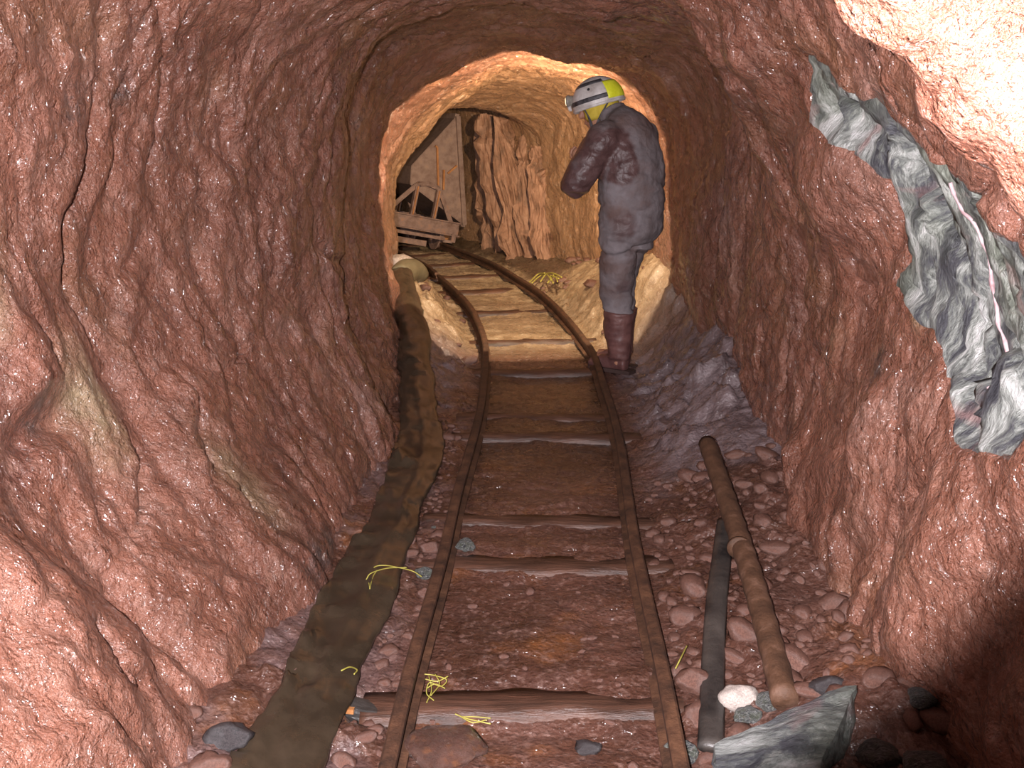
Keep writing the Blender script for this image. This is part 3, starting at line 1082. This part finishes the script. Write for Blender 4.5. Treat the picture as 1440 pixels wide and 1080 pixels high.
stone(1037, 985, .040, M['pale'], 'pale angular stone between the dark batten and the pipe foot', .8, 11)
stone(1052, 1005, .028, M['grey'], 'small grey stone just below the pale stone at the pipe foot', .7, 12)
stone(975, 828 + 138, .040, M['pebble'], 'round wet pink cobble between right rail and dark batten', .85, 13)
stone(958, 1062, .035, M['grey'], 'small grey wedge stone touching the right rail at the bottom', .8, 14)
stone(625, 1048, .085, M['floor'], 'broad flat brown stone sunk between the rails', .34, 15, .2)
stone(826, 1052, .026, M['darkstone'], 'small dark stone lying between the rails near the bottom', .6, 16)
stone(655, 770, .026, M['grey'], 'dark rounded stone against the inner side of left rail', .9, 17)
stone(597, 812, .024, M['grey'], 'small grey rounded stone against the outer side of left rail', .9, 18)
stone(597, 838, .021, M['pebble'], 'small pink pebble beside the left rail below the grey one', .9, 19)
stone(604, 770, .030, M['pebble'], 'brown stone outside left rail with a dark hollow behind', .7, 20)
stone(322, 1036, .040, M['darkstone'], 'black stone at the foot of the left wall beside the duct', .7, 21)
stone(300, 1076, .040, M['pebble'], 'brown stone at the left bottom beside the duct', .7, 22)
stone(1165, 968, .035, M['darkstone'], 'dark stone added for the shadow in the hollow behind the large grey rock', .7, 24)  # dark stone stands in for the shadow in this hollow
stone(1080, 985 + 5, .028, M['grey'], 'grey stone wedged below the foot of the rusty pipe', .7, 23)
o = bpy.data.objects.new('stone', stone_mesh(25, M['pale'], .8))  # pale material puts the lamp's white glare into the colour
o.location = on_depth(562, 374, 7.3)
o.scale = (.10, .14, .10)
put(o, label='boulder painted lamplit white by the left wall near the cart', cat='stone')
stone(1105, 640, .03, M['pebble'], 'pink stone tucked against right wall above the pipe', .8, 26)
# blue-grey broken rock at the lower right
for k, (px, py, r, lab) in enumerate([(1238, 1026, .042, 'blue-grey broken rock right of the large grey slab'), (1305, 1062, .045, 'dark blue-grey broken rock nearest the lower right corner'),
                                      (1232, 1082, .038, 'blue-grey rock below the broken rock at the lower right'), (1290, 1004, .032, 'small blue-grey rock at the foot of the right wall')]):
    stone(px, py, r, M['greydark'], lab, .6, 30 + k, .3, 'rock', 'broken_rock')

# stones set into the mud: parts of the floor
VAR = [stone_mesh(40 + k, M['pebble'], .7, 2) for k in range(7)] + [stone_mesh(50 + k, M['grey'], .7, 2) for k in range(2)] + [stone_mesh(60, M['pale'], .7, 2)]
rs = np.random.RandomState(3)


def scatter(count, xr, yr, rr, ok, pick):
    done = []
    tries = 0
    while len(done) < count and tries < count * 60:
        tries += 1
        x, y = rs.uniform(*xr), rs.uniform(*yr)
        r = rr[0] + (rr[1] - rr[0]) * rs.rand() ** 2.2
        u = x - float(track_x(np.array([y]))[0])
        if not ok(x, y, u) or any((x - a) ** 2 + (y - b) ** 2 < (.8 * (r + c)) ** 2 for a, b, c in done):
            continue
        done.append((x, y, r))
        o = bpy.data.objects.new('stone', VAR[pick()])
        o.location = (x, y, fh(x, y) + r * .10)
        o.scale = (r, r * rs.uniform(.8, 1.1), r * rs.uniform(.7, 1.0))
        o.rotation_euler = (rs.uniform(-.3, .3), rs.uniform(-.3, .3), rs.uniform(0, 6.3))
        put(o, parent=floor_obj)


pk = lambda: int(rs.choice(10, p=[.142] * 7 + [.001, .001, .004]))
scatter(190, (.36, 1.02), (1.95, 3.75), (.012, .05), lambda x, y, u: u > .37, pk)
scatter(70, (-.75, -.25), (1.95, 4.6), (.009, .03), lambda x, y, u: -.455 < u < -.36 , pk)
scatter(26, (-.25, .45), (1.95, 3.0), (.007, .016), lambda x, y, u: abs(u) < .27, pk)
scatter(22, (-.95, -.66), (1.9, 3.2), (.015, .04), lambda x, y, u: u < -.72, pk)
scatter(26, (-.9, -.25), (5.6, 8.4), (.02, .05), lambda x, y, u: u < -.4, pk)
scatter(24, (.2, .95), (6.3, 9.2), (.02, .06), lambda x, y, u: u > .42, pk)

# rotten stub, coloured black for the shade of the hollow beside the duct
q = on_height(495, 1002, 0)
o = chunk('timber_stub', [q + np.array(v) for v in ((-.07, -.02, -.02), (.07, -.025, -.03), (.07, .03, -.03), (-.07, .03, -.02), (-.07, -.015, .035), (.065, -.02, .015), (.065, .02, .015), (-.06, .02, .038))], M['batten'], 3, .006, 18, 2,
          label='rotten timber stub coloured black as the shaded hollow in the mud between the duct and left rail', cat='timber')
MB().bar(q + np.array([-.055, -.024, .028]), q + np.array([.01, -.026, .022]), .014, .012).build('rust_streak', M['orange'], o)


def strand(pixels, lift, label, r=.0017, extra=()):
    root = None
    for k, pxs in enumerate([pixels] + list(extra)):
        pts = []
        for i, (a, b) in enumerate(pxs):
            g = on_height(a, b, .03)
            z = fh(g[0], g[1]) + lift
            pts.append(on_height(a, b, z))
        c = catmull(np.array(pts), 10 * len(pts)).tolist()
        mb = MB().tube(c, r, 6)
        if root is None:
            root = mb.build('yellow_strand', M['twine'], None, True, label=label, cat='strand')
        else:
            mb.build('fibre', M['twine'], root, True)


strand([(520, 826), (518, 812), (526, 798), (540, 795), (560, 798), (580, 803), (593, 811)], .055, 'yellow strand looped over the flattened duct', extra=([(515, 815), (522, 806), (545, 799), (572, 798)], [(520, 828), (524, 812), (530, 802)]))
strand([(597, 948), (612, 950), (628, 956), (620, 965), (604, 960), (600, 975), (610, 985)], .03, 'tangled yellow tuft against left rail', .0015, ([(598, 955), (615, 958), (630, 951)], [(600, 968), (612, 962), (626, 968)], [(603, 950), (607, 970), (600, 988)], [(612, 948), (618, 962), (606, 978)]))
strand([(640, 1004), (655, 1010), (672, 1014), (690, 1018)], .03, 'yellow strand lying in the mud between the rails', .0016, ([(645, 1006), (665, 1016), (685, 1012)], [(650, 1008), (668, 1008), (690, 1010)]))
strand([(480, 943), (492, 938), (502, 942), (498, 948)], .06, 'short pale yellow strand on the edge of the duct', .002)
strand([(950, 940), (958, 924), (966, 908)], .05, 'thin yellow straw on the rubble right of the right rail', .002)
strand([(748, 398), (760, 388), (776, 384), (790, 390)], .06, 'yellow straw heap on the ground below the rock slabs', .006, ([(760, 396), (768, 386), (775, 394)], [(770, 398), (780, 386), (784, 396)], [(742, 400), (756, 386), (766, 384)], [(778, 398), (774, 388), (786, 392)]))

# pink vein crossing the grey rock face
vp = []
for (a, b) in catmull(np.array([(1333, 262), (1345, 310), (1358, 350), (1370, 400), (1374, 450), (1384, 500), (1386, 548)]), 40):
    k = gi[np.argmin((PX[gi] - a) ** 2 + (PY[gi] - b) ** 2)]
    vp.append(P3f[k] + Nf[k] * .003)
vp = np.array(vp)
for _ in range(3):
    vp[1:-1] = (vp[:-2] + 2 * vp[1:-1] + vp[2:]) / 4
M['vein'] = mat_plain('pink_vein', (0.22, 0.12, 0.125), (0.46, 0.36, 0.37), 30, .45, .4)
vp = even(vp, .012)
MB().tube(vp.tolist(), [.0045 + .002 * math.sin(i * 1.3) * math.sin(i * .37) for i in range(len(vp))], 8).build('mineral_vein', M['vein'], wall_right, True)
# ------------------------------------------------------------------ the miner
HX, HY = .640, 5.64
BODY_A = math.radians(50)
person = empty('person', (HX, HY, fh(HX, HY) - .005), BODY_A, label='person in muddy grey coveralls and white helmet standing right of the track', cat='person')
HEAD_A = math.radians(22)


def remesh(name, mb, voxel, mat, smooth_it=4, fold=None, **kw):
    src = mesh_obj('tmp', mb.v, mb.f, None, True)
    r = src.modifiers.new('r', 'REMESH')
    r.mode = 'VOXEL'
    r.voxel_size = voxel
    s = src.modifiers.new('s', 'SMOOTH')
    s.iterations = smooth_it
    s.factor = .5
    bpy.context.view_layer.update()
    ev = src.evaluated_get(bpy.context.evaluated_depsgraph_get())
    me = bpy.data.meshes.new_from_object(ev)
    bpy.data.objects.remove(src)
    me.name = name
    n = len(me.vertices)
    co = np.empty(n * 3, np.float32)
    no = np.empty(n * 3, np.float32)
    me.vertices.foreach_get('co', co)
    me.vertices.foreach_get('normal', no)
    co, no = co.reshape(-1, 3).astype(float), no.reshape(-1, 3).astype(float)
    if fold:
        co = co + no * fold(co)[:, None]
        me.vertices.foreach_set('co', co.astype(np.float32).ravel())
    me.materials.clear()
    me.materials.append(mat)
    me.polygons.foreach_set('use_smooth', [True] * len(me.polygons))
    me.update()
    return put(bpy.data.objects.new(name, me), **kw), co


def ball(mb, c, r, seg=16):
    c = Vector(c)
    P_, R2 = [], []
    for i in range(1, 12):
        t = math.pi * i / 12
        P_.append(c + Vector((0, 0, -math.cos(t) * r[2])))
        R2.append((math.sin(t) * r[0], math.sin(t) * r[1]))
    # ring directions: side = d x up degenerate for vertical paths, so use forward as up
    mb.tube(P_, [(a, b) for a, b in R2], seg, True, None, (0, -1, 0))


def limb(mb, pts, rad, seg=16, up=(0, -1, 0)):
    c = catmull(np.array(pts), 6 * len(pts))
    if isinstance(rad[0], tuple):
        rr = np.stack([np.interp(np.linspace(0, 1, len(c)), np.linspace(0, 1, len(rad)), [q[k] for q in rad]) for k in (0, 1)], 1)
        rr = [tuple(q) for q in rr]
    else:
        rr = list(np.interp(np.linspace(0, 1, len(c)), np.linspace(0, 1, len(rad)), rad))
    mb.tube(c.tolist(), rr, seg, True, None, up)


# joints, local frame: x right, y forward, z up
SH_L, EL_L, WR_L = np.array([-.185, .03, 1.31]), np.array([-.275, .15, 1.07]), np.array([-.055, .285, 1.16])
SH_R, EL_R, WR_R = np.array([.185, .03, 1.31]), np.array([.26, .15, 1.06]), np.array([.06, .30, 1.18])
HEADC = np.array([0, .205, 1.475])

body = MB()
limb(body, [(0, -.01, .80), (0, -.02, 1.0), (0, .0, 1.2), (0, .03, 1.34), (0, .09, 1.40), (0, .15, 1.43)], [(.13, .10), (.12, .095), (.15, .105), (.12, .09), (.062, .062), (.058, .06)])
for s in (-1, 1):
    f = 0.0 if s < 0 else .06
    limb(body, [(s * .08, -.01, .82), (s * .058, f + .02, .48), (s * .05, f * .9 - .01, .10)], [.085, .058, .042])
    limb(body, [(s * .05, f * .9 - .03, .06), (s * .055, f + .14, .05)], [.042, .035])
ca, sa = math.cos(HEAD_A), math.sin(HEAD_A)


def H(x, y, z):      # head frame to body frame (yawed left, nodding down a little)
    tl = math.radians(-16)
    y, z = y * math.cos(tl) - z * math.sin(tl), y * math.sin(tl) + z * math.cos(tl)
    return (HEADC[0] + x * ca - y * sa, HEADC[1] + x * sa + y * ca, HEADC[2] + z)


ball(body, H(0, -.005, .02), (.077, .096, .105))
ball(body, H(0, .025, -.045), (.058, .07, .075))
limb(body, [H(0, .085, .02), H(0, .108, -.012), H(0, .105, -.03)], [.010, .016, .012], 8)
for s in (-1, 1):
    ball(body, H(s * .078, -.005, -.005), (.012, .022, .032), 8)
    ball(body, H(s * .034, .083, .022), (.016, .012, .010), 8)
limb(body, [H(-.025, .085, -.062), H(0, .094, -.060), H(.025, .085, -.062)], [.007, .009, .007], 8)
for SH_, EL_, WR_, s in ((SH_L, EL_L, WR_L, -1), (SH_R, EL_R, WR_R, 1)):
    limb(body, [SH_, (SH_ + EL_) / 2, EL_, (EL_ + WR_) / 2, WR_], [.06, .052, .045, .042, .03])
    d_ = (WR_ - EL_) / np.linalg.norm(WR_ - EL_)
    fw = np.cross([0, 0, 1.0], d_) * (1 if s > 0 else -1)
    fw /= np.linalg.norm(fw)
    palm = WR_ + d_ * .05
    limb(body, [WR_, palm, WR_ + d_ * .085], [(.03, .022), (.042, .02), (.042, .017)], 12, (0, 1, .3))
    upv = np.cross(d_, fw)
    for k, ln_ in enumerate((.062, .074, .070, .054)):
        off = upv * (.030 - .020 * k)
        b0 = WR_ + d_ * .08 + off
        limb(body, [b0, b0 + d_ * ln_ * .45 + fw * .004, b0 + d_ * ln_ * .75 + fw * .022, b0 + d_ * ln_ * .7 + fw * .042], [.0095, .009, .0085, .007], 8)
    t0 = WR_ + d_ * .03 + upv * .026
    limb(body, [t0, t0 + d_ * .025 + upv * .022 + fw * .012, t0 + d_ * .05 + upv * .024 + fw * .03], [.012, .0105, .009], 8)
M['skin'] = mat_plain('skin', (0.30, 0.13, 0.075), (0.42, 0.21, 0.13), 20, .5, .15, 90)
remesh('body', body, .0075, M['skin'], 2, parent=person)

# coverall
cv = MB()
limb(cv, [(0, -.02, .72), (0, -.03, .84), (0, -.035, 1.0), (0, -.02, 1.18), (0, .005, 1.32), (0, .055, 1.395), (0, .09, 1.43)],
     [(.15, .13), (.205, .165), (.215, .17), (.215, .17), (.19, .14), (.13, .105), (.082, .082)], 24)
limb(cv, [(0, .06, 1.38), (0, .095, 1.43), (0, .12, 1.465)], [(.09, .085), (.076, .076), (.080, .078)], 20)
ball(cv, (0, -.075, .86), (.19, .13, .14))
for SH_, EL_, WR_, s in ((SH_L, EL_L, WR_L, -1), (SH_R, EL_R, WR_R, 1)):
    limb(cv, [SH_ * [.55, 1, 1] + [0, 0, .01], SH_, (SH_ + EL_) / 2 + [s * .012, 0, 0], EL_, EL_ * .45 + WR_ * .55, WR_ - (WR_ - EL_) * .02], [.075, .096, .088, .082, .070, .052], 18)
for s in (-1, 1):
    f = 0.0 if s < 0 else .06
    limb(cv, [(s * .095, -.03, .84), (s * .080, f - .01, .66), (s * .060, f + .015, .48), (s * .055, f * .95 - .01, .36), (s * .052, f * .9 - .01, .30)], [.122, .106, .092, .082, .062], 20)


def folds(co):
    z = co[:, 2]
    d_ = .006 * perlin(co * [9, 9, 5]) + .013 * np.abs(perlin(co * [6, 6, 13] + 2)) - .006 * np.abs(perlin(co * [16, 16, 26] + 9))
    for zz, w_, a_, sl in ((.735, .016, .018, .25), (.70, .012, .010, -.3), (.50, .014, .010, .2), (.45, .014, .010, -.2), (.40, .015, .008, .15), (.98, .02, .008, .35), (1.1, .02, .008, -.5), (.90, .015, .007, -.35)):
        q = z - zz - sl * co[:, 0] + .03 * perlin(co * [5, 5, 0] + zz * 31)
        d_ = d_ - 1.7 * a_ * np.exp(-(q / w_) ** 2) * np.clip(.4 + 1.2 * perlin(co * [4, 4, 2] + zz * 11), 0, 1)
    return d_


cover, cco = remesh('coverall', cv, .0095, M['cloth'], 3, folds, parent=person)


def seg_dist(q, a, b):
    ab = b - a
    t = np.clip(((q - a) @ ab) / (ab @ ab), 0, 1)
    return np.linalg.norm(q - a - t[:, None] * ab, axis=1)


jit = .045 * fbm(cco * 9, 3)
arm = np.minimum(seg_dist(cco, SH_L + [-.01, .0, -.04], EL_L), seg_dist(cco, EL_L, WR_L))
mud = 1 - sstep(.095, .125, arm + jit * .5)
mud = np.maximum(mud, 1 - sstep(.085, .115, seg_dist(cco, np.array([-.19, -.06, 1.27]), np.array([-.20, -.10, 1.16])) + jit))
mud = np.maximum(mud, .75 * (1 - sstep(.03, .09, np.linalg.norm((cco - [-.15, -.10, .88]) * [1, 1, .8], axis=1) + jit)))
mud = np.maximum(mud, .6 * (1 - sstep(.02, .08, np.linalg.norm(cco - [-.10, -.06, .50], axis=1) + jit)))
warm = .8 * sstep(.10, .22, cco[:, 0] - .9 * (cco[:, 1] + .05) - .12 + 0 * jit) * (1 - sstep(.72, .95, cco[:, 2])) * sstep(.3, .5, cco[:, 2])  # lamplit edge of the hip painted as a brown tint
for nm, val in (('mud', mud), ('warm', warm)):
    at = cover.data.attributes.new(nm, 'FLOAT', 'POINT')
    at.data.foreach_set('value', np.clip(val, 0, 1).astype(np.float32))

# boots
M['boot'] = mat_plain('maroon_rubber_boot', (0.075, 0.030, 0.028), (0.17, 0.078, 0.068), 9, .45, .4, 40)
M['sole'] = mat_plain('boot_sole', (0.03, 0.016, 0.013), (0.06, 0.03, 0.025), 20, .7, .3, 60)
for s in (-1, 1):
    f = 0.0 if s < 0 else .06
    y = f * .9 - .015
    x = s * .052
    b = MB()
    limb(b, [(x, y + .005, .36), (x, y + .012, .26), (x, y, .15), (x, y, .085)], [(.092, .094), (.086, .089), (.066, .072), (.058, .068)], 20)
    limb(b, [(x, y - .055, .055), (x, y + .03, .058), (x + s * .004, y + .12, .045), (x + s * .008, y + .195, .034)], [(.036, .05), (.044, .055), (.050, .042), (.030, .026)], 18, (0, 0, 1))
    bt, _ = remesh('boot', b, .008, M['boot'], 3, lambda co: .004 * perlin(co * 22) - .005 * np.abs(perlin(co * [6, 6, 34])), parent=person)
    sp = [(-.036, -.095), (.036, -.095), (.044, .0), (.054, .11), (.040, .19), (0, .222), (-.040, .19), (-.054, .11), (-.044, 0)]
    mb = MB()
    n = len(sp)
    mb.add([(x + a, y + c, .0) for a, c in sp] + [(x + a, y + c, .022) for a, c in sp], [tuple(range(n))[::-1], tuple(range(n, 2 * n))] + [(k, (k + 1) % n, n + (k + 1) % n, n + k) for k in range(n)])
    mb.build('sole', M['sole'], bt)

# helmet
M['helmet'] = mat_plain('scuffed_white_helmet', (0.36, 0.31, 0.28), (0.66, 0.61, 0.58), 16, .42, .15, 60)
M['black'] = mat_plain('black_band', (0.02, 0.018, 0.02), (0.10, 0.09, 0.095), 30, .5, .2)
M['yellow'] = mat_plain('yellow_green_reflector', (0.62, 0.62, 0.02), (0.80, 0.80, 0.05), 30, .45, .1)
M['hood'] = mat_plain('yellow_hood_cloth', (0.42, 0.28, 0.02), (0.60, 0.45, 0.06), 14, .8, .3)
M['strap'] = mat_plain('grey_strap', (0.05, 0.045, 0.05), (0.12, 0.11, 0.115), 30, .8, .2)
M['collar'] = mat_plain('orange_collar', (0.42, 0.12, 0.02), (0.55, 0.19, 0.05), 30, .8, .2)
HRX, HRY, HRZ, HZ = .122, .148, .135, .035


def shell_pt(az, el, k=1.0):
    """point on the helmet; az 0 = front, positive to the left side"""
    c = math.cos(el)
    y = math.cos(az) * c
    return H(-math.sin(az) * c * HRX * k, y * HRY * k - .008, HZ + math.sin(el) * HRZ * k)


def shell_patch(name, mat, az0, az1, el0, el1, k0, k1, parent, n=24, m=10, closed=False):
    vs = [shell_pt(az0 + (az1 - az0) * i / n, el0 + (el1 - el0) * j / m, k) for k in (k0, k1) for i in range(n + 1) for j in range(m + 1)]
    c = (n + 1) * (m + 1)
    I = lambda i, j, s: s * c + i * (m + 1) + j
    fs = []
    for i in range(n):
        for j in range(m):
            fs.append((I(i, j, 1), I(i + 1, j, 1), I(i + 1, j + 1, 1), I(i, j + 1, 1)))
            fs.append((I(i, j, 0), I(i, j + 1, 0), I(i + 1, j + 1, 0), I(i + 1, j, 0)))
        fs.append((I(i, 0, 0), I(i + 1, 0, 0), I(i + 1, 0, 1), I(i, 0, 1)))
        fs.append((I(i, m, 0), I(i, m, 1), I(i + 1, m, 1), I(i + 1, m, 0)))
    for j in range(m):
        fs.append((I(0, j, 0), I(0, j, 1), I(0, j + 1, 1), I(0, j + 1, 0)))
        fs.append((I(n, j, 0), I(n, j + 1, 0), I(n, j + 1, 1), I(n, j, 1)))
    return mesh_obj(name, vs, fs, mat, True, parent=parent)


helmet = shell_patch('helmet', M['helmet'], 0, 2 * math.pi, math.radians(-12), math.radians(89.5), .96, 1.0, person, 48, 20)
shell_patch('rim_band', M['black'], 0, 2 * math.pi, math.radians(1), math.radians(11), .99, 1.012, helmet, 48, 3)
shell_patch('brim', M['helmet'], 0, 2 * math.pi, math.radians(-13), math.radians(-7), .99, 1.04, helmet, 48, 2)
shell_patch('crown_band', M['black'], math.radians(15), math.radians(128), math.radians(42), math.radians(53), .99, 1.014, helmet, 24, 3)
shell_patch('crown_band', M['black'], math.radians(-128), math.radians(-15), math.radians(42), math.radians(53), .99, 1.014, helmet, 24, 3)
shell_patch('reflector', M['yellow'], math.radians(124), math.radians(236), math.radians(-4), math.radians(42), .995, 1.02, helmet, 24, 8)
v0 = Vector(shell_pt(math.radians(84), math.radians(30), .99))
v1 = Vector(shell_pt(math.radians(84), math.radians(30), 1.018))
MB().tube([v0, v1], .008, 12).build('rivet', M['black'], helmet)
lp0, lp1, lp2 = Vector(H(0, .12, .075)), Vector(H(0, .148, .080)), Vector(H(0, .165, .083))
M['lampbody'] = mat_plain('grey_lamp_body', (0.16, 0.14, 0.12), (0.34, 0.30, 0.25), 30, .4, .2)
lamp = MB().tube([lp0, lp1, lp1 + (lp2 - lp1) * .02, lp2], [.028, .030, .034, .034], 20).build('head_lamp', M['lampbody'], helmet, True)
te = NT('lamp_lens')
te.b.inputs['Emission Color'].default_value = (1, .75, .45, 1)
te.b.inputs['Emission Strength'].default_value = 6.0
te.out((.9, .8, .6), .2)
MB().tube([lp2, lp2 + (lp2 - lp1) * .2], [.031, .026], 20).build('lamp_lens', te.m, lamp, True) if False else MB().tube([lp2, lp2 + (lp2 - lp1) * .2], [.031, .026], 20).build('lamp_lens', te.m, helmet, True)
MB().tube([H(0, .148, .045), H(0, .165, .045)], .02, 12).build('lamp_bracket', M['helmet'], helmet, True)
# straps and hood
mb = MB()
chin = H(-.03, .055, -.13)
for pts in ([shell_pt(math.radians(62), -.15, .95), H(-.085, .045, -.05), chin], [shell_pt(math.radians(125), -.15, .95), H(-.085, -.02, -.05), chin], [shell_pt(math.radians(-62), -.15, .95), H(.085, .045, -.05), H(.03, .055, -.13)], [chin, H(0, .06, -.14), H(.03, .055, -.13)]):
    mb.tube(catmull(np.array(pts), 10).tolist(), [(.010, .004)] * 10, 8)
mb.build('chin_strap', M['strap'], helmet, True)
hd = MB()
n_ = 24
ringz = ((.05, 1.03), (.0, 1.08), (-.04, 1.06), (-.06, .95))
vs, fs = [], []
for zz, k in ringz:
    for i in range(n_ + 1):
        az = math.radians(48) + math.radians(264) * i / n_
        vs.append(H(-math.sin(az) * .083 * k, math.cos(az) * .100 * k - .004, zz))
for r_ in range(len(ringz) - 1):
    for i in range(n_):
        fs.append((r_ * (n_ + 1) + i, r_ * (n_ + 1) + i + 1, (r_ + 1) * (n_ + 1) + i + 1, (r_ + 1) * (n_ + 1) + i))
ho = mesh_obj('hood', vs, fs, M['hood'], True, parent=person)
sm = ho.modifiers.new('thick', 'SOLIDIFY')
sm.thickness = .006
vs, fs = [], []
for r_, (c_, ra_) in enumerate((((0, .095, 1.40), .070), ((0, .135, 1.445), .074), ((0, .14, 1.452), .066))):
    for i in range(24):
        a = 2 * math.pi * i / 24
        vs.append((c_[0] + ra_ * math.cos(a), c_[1] + ra_ * math.sin(a) * .95, c_[2] + .012 * -math.sin(a)))
for r_ in range(2):
    for i in range(24):
        fs.append((r_ * 24 + i, r_ * 24 + (i + 1) % 24, (r_ + 1) * 24 + (i + 1) % 24, (r_ + 1) * 24 + i))
mesh_obj('shirt_collar', vs, fs, M['collar'], True, parent=person)

# the miner's cap lamp, warm, aimed ahead along the passage
bpy.context.view_layer.update()
wl = person.matrix_world @ (lp2 + (lp2 - lp1) * .8)
spot('cap_lamp_spill', wl, wl + Vector((-.22, .85, -.5)), 240, (1.0, .78, .52), 120, .10, .02)
spot('cap_lamp_beam', wl, (.22, 8.9, 1.2), 800, (1.0, .76, .49), 74, .9, .02)
